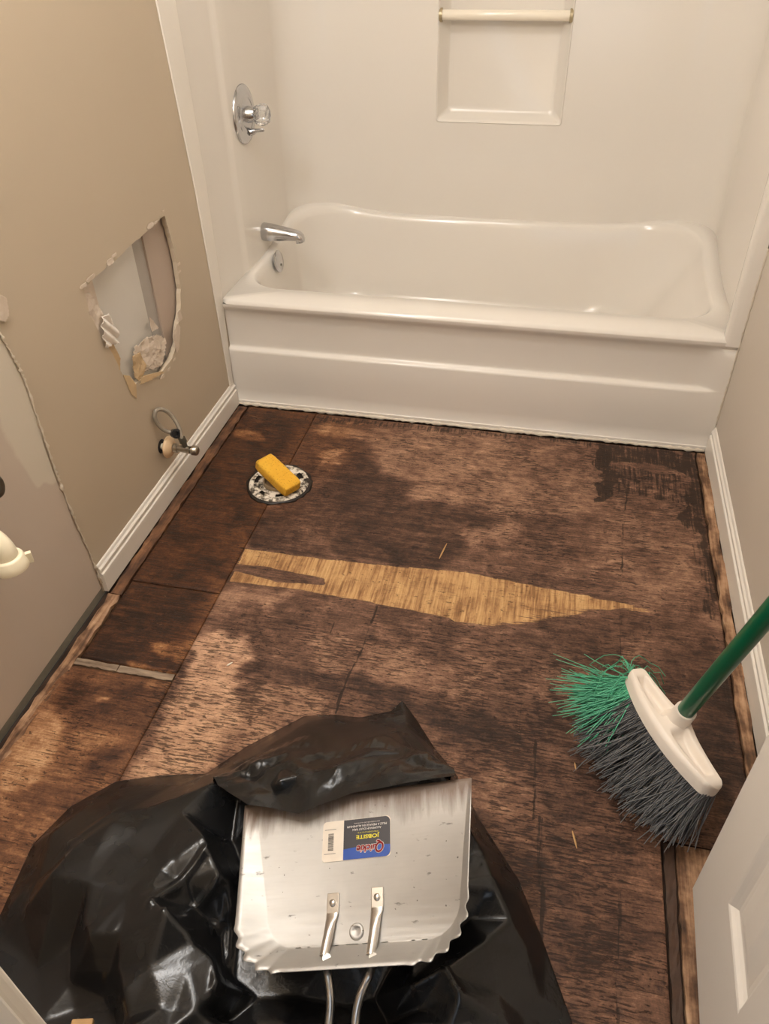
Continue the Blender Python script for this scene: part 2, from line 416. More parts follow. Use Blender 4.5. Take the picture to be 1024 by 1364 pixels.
# ------------------------------------------------------------------ floor: slab, plywood panels, filler, edge boards
STAINS_AND_SHADE = [
    ('dark', 0.82, 0.02, [(0.001, -0.022), (0.271, -0.061), (0.286, -0.665), (0.29, -0.857), (0.025, -0.919), (0.005, -0.52)]),
    ('dark', 0.6, 0.01, [(0.001, -0.022), (0.045, -0.047), (0.017, -0.622), (0.025, -0.878), (0.002, -0.913)]),
    ('dark', 0.45, 0.008, [(0.067, -0.155), (0.15, -0.157), (0.172, -0.205), (0.072, -0.207)]),
    ('dark', 0.88, 0.02, [(0.025, -0.878), (0.288, -0.858), (0.302, -1.136), (0.04, -1.135), (0.039, -1.019)]),
    ('dark', 0.45, 0.02, [(0.002, -0.913), (0.027, -0.891), (0.039, -1.09), (0.043, -1.146), (0.026, -1.149)]),
    ('dark', 0.38, 0.008, [(0.189, -1.05), (0.283, -1.031), (0.297, -1.083), (0.214, -1.082)]),
    ('dark', 0.4, 0.008, [(0.163, -1.11), (0.284, -1.114), (0.284, -1.135), (0.165, -1.132)]),
    ('dark', 0.74, 0.03, [(0.057, -1.186), (0.297, -1.143), (0.31, -1.301), (0.068, -1.295)]),
    ('dark', 0.35, 0.008, [(0.204, -1.156), (0.295, -1.152), (0.29, -1.18), (0.235, -1.181)]),
    ('dark', 0.35, 0.008, [(0.151, -1.209), (0.196, -1.21), (0.195, -1.226), (0.151, -1.225)]),
    ('dark', 0.42, 0.03, [(0.068, -1.295), (0.314, -1.291), (0.312, -1.371), (0.22, -1.44), (0.096, -1.45)]),
    ('dark', 0.3, 0.03, [(0.035, -1.18), (0.057, -1.186), (0.088, -1.329), (0.077, -1.47), (0.017, -1.38)]),
    ('dark', 0.6, 0.03, [(0.096, -1.45), (0.251, -1.409), (0.215, -1.563), (0.18, -1.625)]),
    ('dark', 0.18, 0.02, [(0.057, -1.278), (0.104, -1.268), (0.14, -1.372), (0.125, -1.444), (0.077, -1.47), (0.043, -1.393)]),
    ('dark', 0.75, 0.02, [(0.198, -1.343), (0.273, -1.327), (0.268, -1.38), (0.209, -1.393)]),
    ('dark', 0.5, 0.02, [(0.105, -1.512), (0.163, -1.452), (0.23, -1.485), (0.172, -1.613)]),
    ('dark', 0.6, 0.05, [(0.271, -0.061), (1.514, -0.017), (1.487, -1.143), (1.341, -1.594), (0.511, -1.771), (0.276, -1.396)]),
    ('dark', 0.64, 0.04, [(0.271, -0.061), (0.502, -0.085), (0.48, -0.196), (0.26, -0.47), (0.3, -0.863), (0.264, -0.606)]),
    ('dark', 0.48, 0.03, [(0.73, 0.004), (1.201, -0.016), (1.192, -0.356), (1.0, -0.394), (0.775, -0.296)]),
    ('dark', 0.38, 0.02, [(0.476, -0.076), (0.637, -0.028), (0.858, -0.06), (0.955, -0.105), (0.974, -0.33), (0.875, -0.392), (0.685, -0.404), (0.657, -0.319), (0.561, -0.292), (0.499, -0.193)]),
    ('dark', 0.47, 0.02, [(0.813, -0.545), (0.882, -0.451), (0.985, -0.463), (1.014, -0.58), (0.902, -0.617)]),
    ('dark', 0.43, 0.03, [(0.889, -0.329), (1.181, -0.254), (1.182, -0.391), (1.042, -0.419), (0.882, -0.451)]),
    ('dark', 0.47, 0.04, [(1.202, -0.354), (1.46, -0.336), (1.441, -0.659), (1.307, -0.737), (1.166, -0.607)]),
    ('dark', 0.34, 0.012, [(0.297, -0.065), (0.478, -0.085), (0.477, -0.133), (0.318, -0.133)]),
    ('dark', 0.34, 0.012, [(0.364, -0.227), (0.433, -0.18), (0.442, -0.277), (0.391, -0.302)]),
    ('dark', 0.8, 0.018, [(0.467, -0.219), (0.503, -0.192), (0.563, -0.3), (0.667, -0.336), (0.672, -0.417), (0.794, -0.418), (0.923, -0.449), (0.906, -0.485), (0.804, -0.483), (0.865, -0.556), (0.853, -0.612), (0.814, -0.678), (0.297, -0.693), (0.273, -0.571), (0.437, -0.539), (0.409, -0.368)]),
    ('dark', 0.72, 0.03, [(0.295, -0.6), (0.398, -0.407), (0.538, -0.519), (0.48, -0.687), (0.295, -0.688)]),
    ('dark', 0.66, 0.03, [(0.982, -0.431), (1.182, -0.391), (1.174, -0.519), (0.99, -0.525)]),
    ('dark', 0.62, 0.03, [(0.895, -0.559), (1.165, -0.535), (1.149, -0.666), (0.888, -0.657)]),
    ('dark', 0.64, 0.03, [(0.355, -0.825), (0.877, -0.848), (0.87, -0.921), (0.745, -0.991), (0.553, -1.052), (0.407, -0.992)]),
    ('dark', 0.45, 0.012, [(0.296, -0.851), (0.465, -0.83), (0.446, -0.891), (0.36, -0.916), (0.292, -0.891)]),
    ('dark', 0.14, 0.014, [(0.29, -1.016), (0.327, -0.979), (0.397, -0.989), (0.426, -1.045), (0.437, -1.098), (0.495, -1.138), (0.503, -1.186), (0.465, -1.322), (0.431, -1.355), (0.301, -1.382), (0.309, -1.246), (0.311, -1.155)]),
    ('dark', 0.3, 0.03, [(0.478, -1.089), (0.634, -1.095), (0.636, -1.159), (0.567, -1.202), (0.489, -1.3), (0.461, -1.27)]),
    ('dark', 0.42, 0.03, [(0.527, -0.967), (0.687, -0.887), (0.815, -0.999), (0.79, -1.046), (0.589, -1.056)]),
    ('dark', 0.8, 0.014, [(0.421, -1.069), (0.457, -1.055), (0.555, -1.059), (0.673, -1.049), (0.802, -1.065), (0.814, -1.098), (0.735, -1.099), (0.567, -1.096), (0.438, -1.102)]),
    ('dark', 0.6, 0.012, [(0.444, -1.117), (0.48, -1.12), (0.489, -1.159), (0.454, -1.157)]),
    ('dark', 0.7, 0.02, [(0.641, -0.925), (0.774, -0.917), (0.779, -0.944), (0.649, -0.954)]),
    ('dark', 0.7, 0.03, [(0.923, -0.789), (1.134, -0.759), (1.27, -0.862), (1.205, -0.94), (1.039, -0.909)]),
    ('dark', 0.44, 0.03, [(0.811, -0.978), (0.943, -0.951), (0.953, -1.034), (0.845, -1.076)]),
    ('dark', 0.68, 0.06, [(0.88, -1.089), (1.205, -1.002), (1.287, -1.279), (1.296, -1.603), (1.163, -1.632), (0.953, -1.271)]),
    ('dark', 0.82, 0.02, [(0.808, -1.094), (0.928, -1.089), (1.085, -1.104), (1.059, -1.164), (0.893, -1.171)]),
    ('dark', 0.5, 0.03, [(0.914, -1.211), (1.092, -1.225), (1.071, -1.324), (0.987, -1.311)]),
    ('dark', 0.92, 0.03, [(1.433, -0.806), (1.499, -0.88), (1.48, -1.144), (1.419, -1.266), (1.402, -1.092)]),  # real stain plus the broom's cast shadow, both painted into the floor tone
    ('dark', 0.74, 0.03, [(1.336, -0.848), (1.434, -0.828), (1.416, -1.017), (1.344, -0.973)]),
    ('rot', 0.72, 0.006, [(1.185, -0.044), (1.241, -0.041), (1.239, -0.278), (1.188, -0.337)]),
    ('rot', 0.57, 0.008, [(1.234, -0.111), (1.486, -0.158), (1.47, -0.335), (1.405, -0.287), (1.233, -0.262)]),
    ('rot', 0.68, 0.01, [(1.185, -0.019), (1.51, -0.018), (1.507, -0.153), (1.455, -0.164), (1.374, -0.111), (1.186, -0.109)]),
    ('rot', 0.68, 0.014, [(1.444, -0.166), (1.493, -0.156), (1.493, -0.362), (1.485, -0.65), (1.463, -0.777), (1.441, -0.659), (1.448, -0.434), (1.411, -0.346)]),
    ('rot', 0.55, 0.02, [(0.245, -0.019), (1.516, 0.004), (1.512, -0.037), (0.261, -0.072)]),
    ('rot', 0.4, 0.02, [(1.403, -0.315), (1.473, -0.301), (1.444, -0.804), (1.424, -0.663)]),
    ('rot', 0.5, 0.02, [(1.464, -0.844), (1.499, -0.88), (1.473, -1.146), (1.434, -1.186)]),
    ('rot', 0.5, 0.012, [(1.313, -1.288), (1.346, -1.281), (1.318, -1.598), (1.302, -1.602)]),
    ('flake', 1.0, 0.05, [(0.235, -1.027), (0.795, -0.889), (1.286, -0.858), (1.296, -1.603), (0.984, -1.67), (0.312, -1.371)]),
    ('flake', 0.6, 0.05, [(0.479, -0.089), (1.201, -0.016), (1.46, -0.336), (1.287, -0.836), (0.904, -0.631)]),
    ('bare', 0.62, 0.022, [(0.915, -0.726), (1.06, -0.71), (1.204, -0.728), (1.152, -0.773), (1.033, -0.822), (0.948, -0.853), (0.878, -0.853)]),
    ('bare', 0.6, 0.02, [(1.168, -0.714), (1.291, -0.705), (1.376, -0.723), (1.273, -0.739)]),
    ('bare', 1.0, 0.009, [(0.292, -0.697), (0.36, -0.696), (0.602, -0.692), (0.871, -0.672), (1.132, -0.696), (1.295, -0.709), (1.204, -0.738), (1.098, -0.744), (1.027, -0.751), (1.01, -0.762), (0.996, -0.805), (0.955, -0.833), (0.868, -0.845), (0.853, -0.834), (0.672, -0.822), (0.479, -0.814), (0.296, -0.821)]),
    ('cut', 1.0, 0.004, [(0.295, -0.756), (0.359, -0.752), (0.526, -0.763), (0.537, -0.786), (0.415, -0.799), (0.293, -0.782)]),
    ('line', 0.95, 0.005, [(0.676, -0.827), (0.677, -0.937), (0.663, -1.062), (0.659, -1.154)]),
    ('line', 0.62, 0.004, [(0.273, -0.07), (0.282, -0.653)]),
    ('line', 0.8, 0.004, [(1.283, -0.152), (1.261, -0.408), (1.253, -0.604)]),
    ('line', 0.62, 0.005, [(1.252, -0.645), (1.243, -0.932)]),
    ('line', 0.85, 0.005, [(1.244, -1.099), (1.242, -1.21), (1.237, -1.361), (1.232, -1.617)]),
    ('line', 0.78, 0.006, [(1.075, -1.134), (1.084, -1.306)]),
    ('line', 0.62, 0.01, [(1.095, -1.304), (1.115, -1.516)]),
    ('line', 0.62, 0.003, [(0.591, -0.906), (0.6, -1.064)]),
    ('line', 0.7, 0.004, [(1.039, -1.046), (1.046, -1.139)]),
    ('line', 0.5, 0.004, [(0.943, -0.951), (0.974, -1.145)]),
    ('line', 0.5, 0.004, [(0.832, -1.137), (0.853, -1.207)]),
    ('line', 0.4, 0.004, [(0.484, -1.13), (0.498, -1.262)]),
]

def stain_shade_fields(X, Y):
    wx = X + 0.030 * (fbm(X * 22, Y * 22, 3) - 0.5) + 0.05 * (fbm(X * 7, Y * 24, 9) - 0.5)
    wy = Y + 0.030 * (fbm(X * 22, Y * 22, 5) - 0.5) + 0.02 * (fbm(X * 7, Y * 24, 12) - 0.5)
    D = np.full(X.shape, 0.52); fields = {'bare': np.zeros(X.shape), 'rot': np.zeros(X.shape), 'flake': np.zeros(X.shape)}
    D += 0.25 * (fbm(X * 6, Y * 9, 31) - 0.5)
    for name, val, feather, pts in STAINS_AND_SHADE:
        if name == 'line':
            m = 1 - sstep(feather * 0.4, feather, ldist(wx * 0.2 + X * 0.8, Y, pts)); m = m * (0.35 + 0.9 * fbm(X * 30, Y * 14, 71))
            fields['rot'] = np.maximum(fields['rot'], np.clip(m, 0, 1) * val)
            continue
        sd = sdist(wx, wy, pts) if name != 'bare' else sdist(X + 0.012 * (fbm(X * 60, Y * 8, 2) - 0.5), Y + 0.006 * (fbm(X * 40, Y * 40, 8) - 0.5), pts)
        if name == 'cut': sd = sdist(X + 0.006 * (fbm(X * 60, Y * 8, 2) - 0.5), Y + 0.003 * (fbm(X * 40, Y * 40, 8) - 0.5), pts)
        m = sstep(-feather, feather, sd)
        if name == 'dark': D = D * (1 - m) + val * m
        elif name == 'cut': fields['bare'] *= (1 - m)
        else: fields[name] = np.maximum(fields[name], m * val)
    return D, fields['bare'], fields['rot'], fields['flake']

floor = link('floor', mesh('floor', *box(0.0, W, -2.6, 0.01, -0.06, -0.011), smooth=False), M['gap']); tag(floor, kind='structure')
def panel(x0, x1, y0, y1, step, varnish, cut=None):
    nx = int((x1 - x0) / step) + 1; ny = int((y1 - y0) / step) + 1
    xs = np.linspace(x0, x1, nx); ys = np.linspace(y0, y1, ny); X, Y = np.meshgrid(xs, ys, indexing='ij')
    D, ba, ro, fk = stain_shade_fields(X, Y)
    bare = (ba > 0.5)
    Z = -0.0016 * sstep(0.35, 0.65, ba) - 0.0016 * sstep(0.5, 0.9, ro) + 0.0012 * (fbm(X * 5, Y * 5, 77) - 0.5)
    e = np.minimum(np.minimum(X - x0, x1 - X), np.minimum(Y - y0, y1 - Y))
    Z -= 0.0018 * (1 - sstep(0, 0.004, e))
    mk = None
    if cut:
        mk = ~((X > cut[0]) & (Y < cut[1])); Z -= 0.0018 * (1 - sstep(0, 0.006, np.maximum(cut[0] - X, Y - cut[1])))
    V = np.stack([X, Y, Z], -1).reshape(-1, 3); Fq = grid_faces(nx, ny, mk)
    # skirt
    idx = np.arange(nx * ny).reshape(nx, ny)
    loop = np.concatenate([idx[:-1, 0], idx[-1, :-1], idx[:0:-1, -1], idx[0, :0:-1]])
    low = V[loop].copy(); low[:, 2] = -0.0105; base = len(V); k = np.arange(len(loop)); k2 = (k + 1) % len(loop)
    V = np.concatenate([V, low]); sk = np.stack([loop[k2], loop[k], base + k, base + k2], -1)
    if cut: sk = sk[~(((V[sk[:, 0], 0] > cut[0]) & (V[sk[:, 0], 1] < cut[1])) | ((V[sk[:, 1], 0] > cut[0]) & (V[sk[:, 1], 1] < cut[1])))]
    Fq = np.concatenate([Fq, sk])
    ext = lambda a: np.concatenate([a.ravel(), a.ravel()[loop]])
    vr = np.full(X.shape, varnish) if np.isscalar(varnish) else varnish(X, Y)
    me = np_mesh('plywood_panel', V, Fq, {'dark': ext(D), 'bare': ext(ba), 'rot': ext(ro), 'flake': ext(fk), 'varnish': ext(vr)})
    return link('plywood_panel', me, M['floor'], floor)
SX = 0.2865
def vmain(X, Y):
    a = 0.75 * (1 - sstep(0.30, 0.62, X + 0.25 * (fbm(X * 5, Y * 5, 44) - 0.5)))
    return np.clip(np.maximum(a * sstep(-0.75, -0.3, Y), 0.25 * sstep(-1.0, -1.4, Y)), 0, 1)
panel(0.050, SX - 0.0008, -0.865, -0.012, 0.005, 1.0)
panel(0.052, SX - 0.0008, -1.122, -0.868, 0.005, 1.0)
panel(0.030, SX - 0.0008, -1.985, -1.146, 0.005, 0.8)
panel(SX + 0.0008, 1.4795, -1.985, -0.014, 0.0042, vmain, (1.312, -1.302))
# grey filler pieces in the wide joint
for x0, x1, ya, yb, yc, yd in ((0.045, 0.150, -1.1235, -1.143, -1.1245, -1.1445), (0.152, 0.284, -1.1245, -1.1445, -1.1235, -1.1445)):
    n = 14; top = []; 
    for i in range(n + 1):
        t = i / n; x = x0 + (x1 - x0) * t
        top.append((x, (ya + (yc - ya) * t) - random.uniform(0, .002), (yb + (yd - yb) * t) + random.uniform(0, .004)))
    poly = [(x, a) for x, a, b in top] + [(x, b) for x, a, b in reversed(top)]
    o = link('seam_filler', mesh('seam_filler', *prism(poly, 2, -0.0105, -0.001 + random.uniform(-.001, .0005)), smooth=False), M['filler'], floor)
# rough board along the left wall, boards along the right wall and beside the door
def rough_board(pts_a, pts_b, z, mat, name='edge_board', n=40, jag=0.004):
    top = []
    A = spline([(x, y, 0) for x, y in pts_a], n // (len(pts_a) - 1)); B = spline([(x, y, 0) for x, y in pts_b], n // (len(pts_b) - 1))
    m = min(len(A), len(B)); vs = []; fs = []
    for i in range(m):
        ja = random.uniform(-jag, jag); jb = random.uniform(-jag, jag)
        a = A[i]; b = B[i]; zt = z + random.uniform(-.0012, .0012)
        for t in (0, .33, .66, 1):
            p = a.lerp(b, t); vs.append((p.x + (ja if t == 0 else jb if t == 1 else 0), p.y, zt + random.uniform(-.001, .001)))
        vs.append((a.x + ja, a.y, -0.0105)); vs.append((b.x + jb, b.y, -0.0105))
    for i in range(m - 1):
        p, q = i * 6, (i + 1) * 6
        for k in range(3): fs.append((p + k, p + k + 1, q + k + 1, q + k))
        fs.append((p, q, q + 4, p + 4)); fs.append((p + 3, p + 5, q + 5, q + 3))
    for p in (0, (m - 1) * 6): fs.append((p, p + 1, p + 2, p + 3, p + 5, p + 4))
    return link(name, mesh(name, vs, fs, smooth=False), mat, floor)
rough_board([(0.006, -1.98), (0.014, -1.60), (0.016, -1.30), (0.018, -0.922)], [(0.026, -1.98), (0.034, -1.60), (0.046, -1.20), (0.047, -0.922)], 0.000, M['edge_wood'])
rough_board([(0.018, -0.918), (0.016, -0.6), (0.016, -0.3), (0.016, -0.02)], [(0.047, -0.918), (0.046, -0.6), (0.047, -0.3), (0.046, -0.02)], 0.000, M['brown_wood'], jag=0.003)
rough_board([(1.482, -1.30), (1.482, -0.9), (1.482, -0.5), (1.482, -0.02)], [(1.507, -1.30), (1.507, -0.9), (1.507, -0.5), (1.507, -0.02)], 0.003, M['edge_wood'])
rough_board([(1.330, -1.985), (1.334, -1.7), (1.336, -1.5), (1.338, -1.3035)], [(1.506, -1.985), (1.506, -1.7), (1.506, -1.5), (1.506, -1.3035)], -0.001, M['edge_wood'], jag=0.002)
rough_board([(1.315, -1.985), (1.315, -1.7), (1.316, -1.5), (1.317, -1.3035)], [(1.327, -1.985), (1.330, -1.7), (1.332, -1.5), (1.335, -1.3035)], -0.004, M['dark_wood'], jag=0.0012)

# ------------------------------------------------------------------ walls, ceiling, baseboards, door
HOLE = [(-0.664, 0.680), (-0.60, 0.686), (-0.52, 0.687), (-0.44, 0.692), (-0.36, 0.696), (-0.30, 0.699), (-0.245, 0.702), (-0.232, 0.64), (-0.228, 0.57), (-0.232, 0.50),
        (-0.262, 0.44), (-0.296, 0.41), (-0.312, 0.375), (-0.355, 0.352), (-0.425, 0.345), (-0.50, 0.378), (-0.535, 0.384), (-0.565, 0.385), (-0.600, 0.42), (-0.622, 0.50), (-0.650, 0.56), (-0.668, 0.62)]
def jag(poly, n, amp, seed):
    r = random.Random(seed); out = []
    for i, (a, b) in enumerate(poly):
        c, d = poly[(i + 1) % len(poly)]
        for k in range(n):
            t = k / n; out.append((a + (c - a) * t + r.uniform(-amp, amp), b + (d - b) * t + r.uniform(-amp, amp)))
    return out
HOLEJ = jag(HOLE, 5, 0.0016, 3)
CUT = [(-0.917, 0.030), (-0.921, 0.12), (-0.930, 0.22), (-0.936, 0.32), (-0.938, 0.40), (-0.937, 0.50), (-0.936, 0.60), (-0.944, 0.66), (-0.956, 0.715), (-0.952, 0.80), (-0.95, 0.86)]
CUTJ = [(y + random.uniform(-.0016, .0016), z) for (y, z, _) in [tuple(v) for v in spline([(a, b, 0) for a, b in CUT], 6)]]
wall_outer = [(0.9, 0.0), (0.9, HT), (YF, HT), (YF, 0.86)] + [(y, z) for y, z in reversed(CUTJ)] + [(CUTJ[0][0], 0.0)]
def wall_with_hole(outer, hole, x0, x1):
    polys = [[Vector((y, z, 0)) for y, z in outer], [Vector((y, z, 0)) for y, z in hole]]
    tri = geometry.tessellate_polygon(polys); flat = [v for p in polys for v in p]; n = len(flat)
    vs = [(x1, v.x, v.y) for v in flat] + [(x0, v.x, v.y) for v in flat]
    fs = [tuple(t) for t in tri] + [tuple(n + i for i in reversed(t)) for t in tri]
    s = 0
    for p in polys:
        for i in range(len(p)):
            a = s + i; b = s + (i + 1) % len(p); fs.append((a, b, n + b, n + a))
        s += len(p)
    return vs, fs
wl = link('wall_left', mesh('wall_left', *wall_with_hole(wall_outer, HOLEJ, -0.013, 0.0), smooth=False), M['beige']); tag(wl, kind='structure')
# wall board behind the vanity (its face a touch lower than the paint), with a pale skim patch
ys = np.linspace(YF, -0.90, 150); zs = np.linspace(0.013, 0.87, 120); Yg, Zg = np.meshgrid(ys, zs, indexing='ij')
SKIM = [(-1.20, 0.90), (-0.90, 0.90), (-0.90, 0.352), (-0.955, 0.368), (-0.975, 0.392), (-0.999, 0.389), (-1.012, 0.425), (-1.033, 0.484), (-1.05, 0.56), (-1.12, 0.66), (-1.2, 0.76)]
skim = sstep(-0.03, 0.015, sdist(Yg, Zg, SKIM)) * (1 - 0.6 * sstep(-0.98, -1.06, Yg + 0.03 * (fbm(Yg * 20, Zg * 20, 5) - .5)))
def yl(z):
    return np.interp(z, [b for a, b in CUTJ], [a for a, b in CUTJ])
Yc = np.minimum(Yg, yl(Zg) - 0.0008 * 0)
V = np.stack([np.full(Yc.shape, -0.0016), Yc, Zg], -1).reshape(-1, 3)
o = link('wall_patch', np_mesh('wall_patch', V, grid_faces(150, 120)[:, ::-1], {'skim': skim}), M['bare_wall'], wl); o['label'] = 'unpainted greyish wall area where the vanity stood'
vs, fs = box(-0.013, -0.0019, YF, -0.90, -0.011, 0.87)
link('wall_board', mesh('wall_board', vs, fs, smooth=False), M['greenboard'], wl)
# ragged bead of old caulk down the cut line
pts = [(0.0012 + random.uniform(-.0008, .0016), y + random.uniform(-.0012, .0012), z) for y, z in [tuple(v)[:2] for v in spline([(a, b, 0) for a, b in CUT], 14)]]
link('caulk_bead', mesh('caulk_bead', *tube(pts, [max(0.0014, 0.0048 * random.random() ** 1.8) for _ in pts], 6)), M['caulk'], wl)
# inside of the wall cavity seen through the opening
def cav_mat(name, col): return simple(name, col, 0.5, var=0.05, vscale=12)
cw = cav_mat('pale_cavity_board', srgb(214, 208, 198)); cg = cav_mat('grey_cavity_strip', srgb(172, 164, 154)); cm = cav_mat('mauve_cavity_board', srgb(184, 166, 150))
def curved_strip(name, y0, y1, z0, z1, x_edge, bulge, mat, n=14):
    vs, fs = [], []
    for i in range(n + 1):
        t = i / n; y = y0 + (y1 - y0) * t; x = x_edge + bulge * math.sin(math.pi * t)
        vs += [(x, y, z0), (x, y, z1), (x - 0.006, y, z0), (x - 0.006, y, z1)]
    for i in range(n):
        a, b = i * 4, i * 4 + 4
        fs += [(a, b, b + 1, a + 1), (a + 2, a + 3, b + 3, b + 2), (a, a + 2, b + 2, b), (a + 1, b + 1, b + 3, a + 3)]
    fs += [(0, 1, 3, 2), (n * 4, n * 4 + 2, n * 4 + 3, n * 4 + 1)]
    return link(name, mesh(name, vs, fs, angle=50), mat, wl)
curved_strip('cavity_board', -0.70, -0.598, 0.32, 0.74, -0.019, 0.0, M['paper'])
curved_strip('cavity_board', -0.598, -0.397, 0.32, 0.74, -0.021, 0.007, cw)
curved_strip('cavity_board', -0.396, -0.345, 0.32, 0.74, -0.022, 0.002, cg)
curved_strip('cavity_board', -0.345, -0.20, 0.32, 0.74, -0.017, 0.0, cm)
# torn paper and chips round the opening
def scrap(name, poly, mat, x0=0.001, amp=0.006, seed=1, folds=0, foldamp=0.0):
    """crumpled paper flake lying on the wall plane: polygon in (y, z), gridded"""
    P = np.array(poly); lo = P.min(0); hi = P.max(0); n = 26
    A, B = np.meshgrid(np.linspace(lo[0], hi[0], n), np.linspace(lo[1], hi[1], n), indexing='ij')
    sd = sdist(A, B, poly); mk = sd > -0.0015
    X = x0 + amp * fbm(A * 40, B * 40, seed) + foldamp * np.abs(np.sin((A * 0.75 + B * 0.65) * folds))
    V = np.stack([X, A, B], -1).reshape(-1, 3)
    me = np_mesh(name, V, grid_faces(n, n, mk)[:, ::-1], smooth=False)
    o = link(name, me, mat, wl); s = o.modifiers.new('thick', 'SOLIDIFY'); s.thickness = 0.0012; s.offset = -1
    return o
scrap('torn_paper', [(-0.668, 0.676), (-0.640, 0.66), (-0.612, 0.60), (-0.606, 0.55), (-0.630, 0.535), (-0.655, 0.55), (-0.664, 0.62)], M['paper'], -0.010, 0.008, 4)
o = scrap('torn_paper', [(-0.640, 0.600), (-0.615, 0.600), (-0.590, 0.545), (-0.600, 0.520), (-0.655, 0.535), (-0.650, 0.575)], simple('crumpled_white_film', srgb(240, 232, 222), 0.25, var=0.05), 0.001, 0.004, 9, 150, 0.009)
o['label'] = 'crumpled shiny white flap'
scrap('torn_paper', [(-0.648, 0.538), (-0.605, 0.535), (-0.585, 0.47), (-0.598, 0.44), (-0.620, 0.47)], M['kraft'], -0.010, 0.004, 6)
scrap('torn_paper', [(-0.604, 0.435), (-0.580, 0.420), (-0.560, 0.385), (-0.573, 0.352), (-0.590, 0.372)], M['kraft'], 0.0008, 0.001, 7)
scrap('torn_paper', [(-0.520, 0.464), (-0.443, 0.458), (-0.380, 0.435), (-0.352, 0.405), (-0.40, 0.352), (-0.50, 0.385), (-0.53, 0.42)], M['paper'], -0.012, 0.010, 12)
scrap('torn_paper', [(-0.545, 0.455), (-0.505, 0.445), (-0.490, 0.40), (-0.535, 0.375), (-0.552, 0.40)], M['kraft'], -0.004, 0.006, 15)
scrap('torn_paper', [(-0.535, 0.392), (-0.49, 0.375), (-0.425, 0.349), (-0.42, 0.342), (-0.50, 0.362), (-0.545, 0.376)], M['kraft'], 0.001, 0.004, 16)
scrap('torn_paper', [(-0.335, 0.41), (-0.300, 0.43), (-0.285, 0.412), (-0.312, 0.36), (-0.330, 0.355)], M['paper'], 0.001, 0.005, 17)
scrap('torn_paper', [(-0.285, 0.452), (-0.268, 0.455), (-0.262, 0.425), (-0.280, 0.425)], M['paper'], 0.001, 0.004, 19)
scrap('torn_paper', [(-0.420, 0.500), (-0.402, 0.482), (-0.385, 0.455), (-0.420, 0.462)], M['paper'], -0.008, 0.006, 18)
scrap('torn_paper', [(-0.94, 0.79), (-0.912, 0.765), (-0.918, 0.735), (-0.935, 0.728), (-0.955, 0.74), (-0.96, 0.78)], M['paper'], 0.0008, 0.004, 20)
for a, b, r in ((-0.667, 0.688, .010), (-0.632, 0.692, .012), (-0.545, 0.694, .012), (-0.52, 0.700, .008), (-0.33, 0.704, .014), (-0.30, 0.702, .006), (-0.252, 0.715, .004), (-0.223, 0.565, .007), (-0.225, 0.545, .006), (-0.39, 0.337, .007), (-0.43, 0.336, .008), (-0.35, 0.345, .005)):
    q = [(a + r * 1.6 * math.cos(t) * random.uniform(.6, 1.1), b + r * .55 * math.sin(t) * random.uniform(.6, 1.1)) for t in [i * math.pi / 4 for i in range(8)]]
    scrap('paint_chip', q, M['paper'], 0.0006, 0.004, random.randrange(99))

wr = link('wall_right', mesh('wall_right', *box(W, W + 0.02, YF - 0.2, 0.9, 0, HT), smooth=False), M['right_paint']); tag(wr, kind='structure')
wb = link('wall_back', mesh('wall_back', *box(-0.013, W + 0.02, 0.90, 0.93, 0, HT), smooth=False), M['beige']); tag(wb, kind='structure')
ce = link('ceiling', mesh('ceiling', *box(-0.013, W + 0.02, YF - 0.15, 0.93, HT, HT + 0.03), smooth=False), M['ceiling']); tag(ce, kind='structure')
# front wall with the doorway x 0.76..1.36
JX0, JX1 = 0.757, 1.372
vs, fs = [], []
for b in (box(-0.013, JX0 - 0.02, YF - 0.12, YF, -0.06, HT), box(JX1, W + 0.02, YF - 0.12, YF, -0.06, HT), box(JX0 - 0.02, JX1, YF - 0.12, YF, 2.06, HT)):
    o_ = len(vs); vs += b[0]; fs += [tuple(i + o_ for i in f) for f in b[1]]
wf = link('wall_front', mesh('wall_front', vs, fs, smooth=False), M['beige']); tag(wf, kind='structure')
# left jamb with its casing on the bathroom side
jb = link('trim_3', mesh('trim_3', *box(JX0 - 0.0195, JX0 + 0.012, YF - 0.13, YF + 0.001, -0.011, 2.05), smooth=False), M['trim']); tag(jb, kind='structure'); bevel(jb, 0.002)
cs = link('door_casing', mesh('door_casing', *box(JX0 - 0.062, JX0 + 0.006, YF + 0.001, YF + 0.013, -0.010, 2.06), smooth=False), M['trim'], jb); bevel(cs, 0.004, 3)

def baseboard(name, side, y0, y1, x_wall, sign, h=0.084, t=0.012):
    prof = [(0, 0), (t, 0), (t, h * 0.60), (t * 0.95, h * 0.66), (t * 0.62, h * 0.70), (t * 0.62, h * 0.745), (t * 0.78, h * 0.77), (t * 0.78, h * 0.84), (t * 0.45, h * 0.90), (t * 0.30, h * 0.97), (t * 0.12, h), (0, h)]
    poly = [(x_wall + sign * a, b) for a, b in prof]
    vs, fs = prism(poly, 1, y0, y1)
    o = link(name, mesh(name, vs, fs, smooth=False), M['trim']); tag(o, kind='structure'); return o
bl = baseboard('baseboard_left', 'l', -0.915, -0.006, 0.0005, 1)
br = baseboard('baseboard_right', 'r', -1.99, -0.006, W - 0.0005, -1, 0.090)
# vertical batten on the left wall beside the tub
z_, ya, yb = [0.085, 0.30, 0.38, 0.70, 1.15, 1.9], [-0.034, -0.038, -0.040, -0.051, -0.093, -0.15], [-0.010, 0.004, 0.012, 0.020, 0.008, -0.02]
poly = [(a, z) for a, z in zip(ya, z_)] + [(b, z) for b, z in reversed(list(zip(yb, z_)))]
tr = link('trim_1', mesh('trim_1', *prism(poly, 0, 0.0004, 0.0055), smooth=False), M['trim']); tag(tr, kind='structure'); bevel(tr, 0.0015)

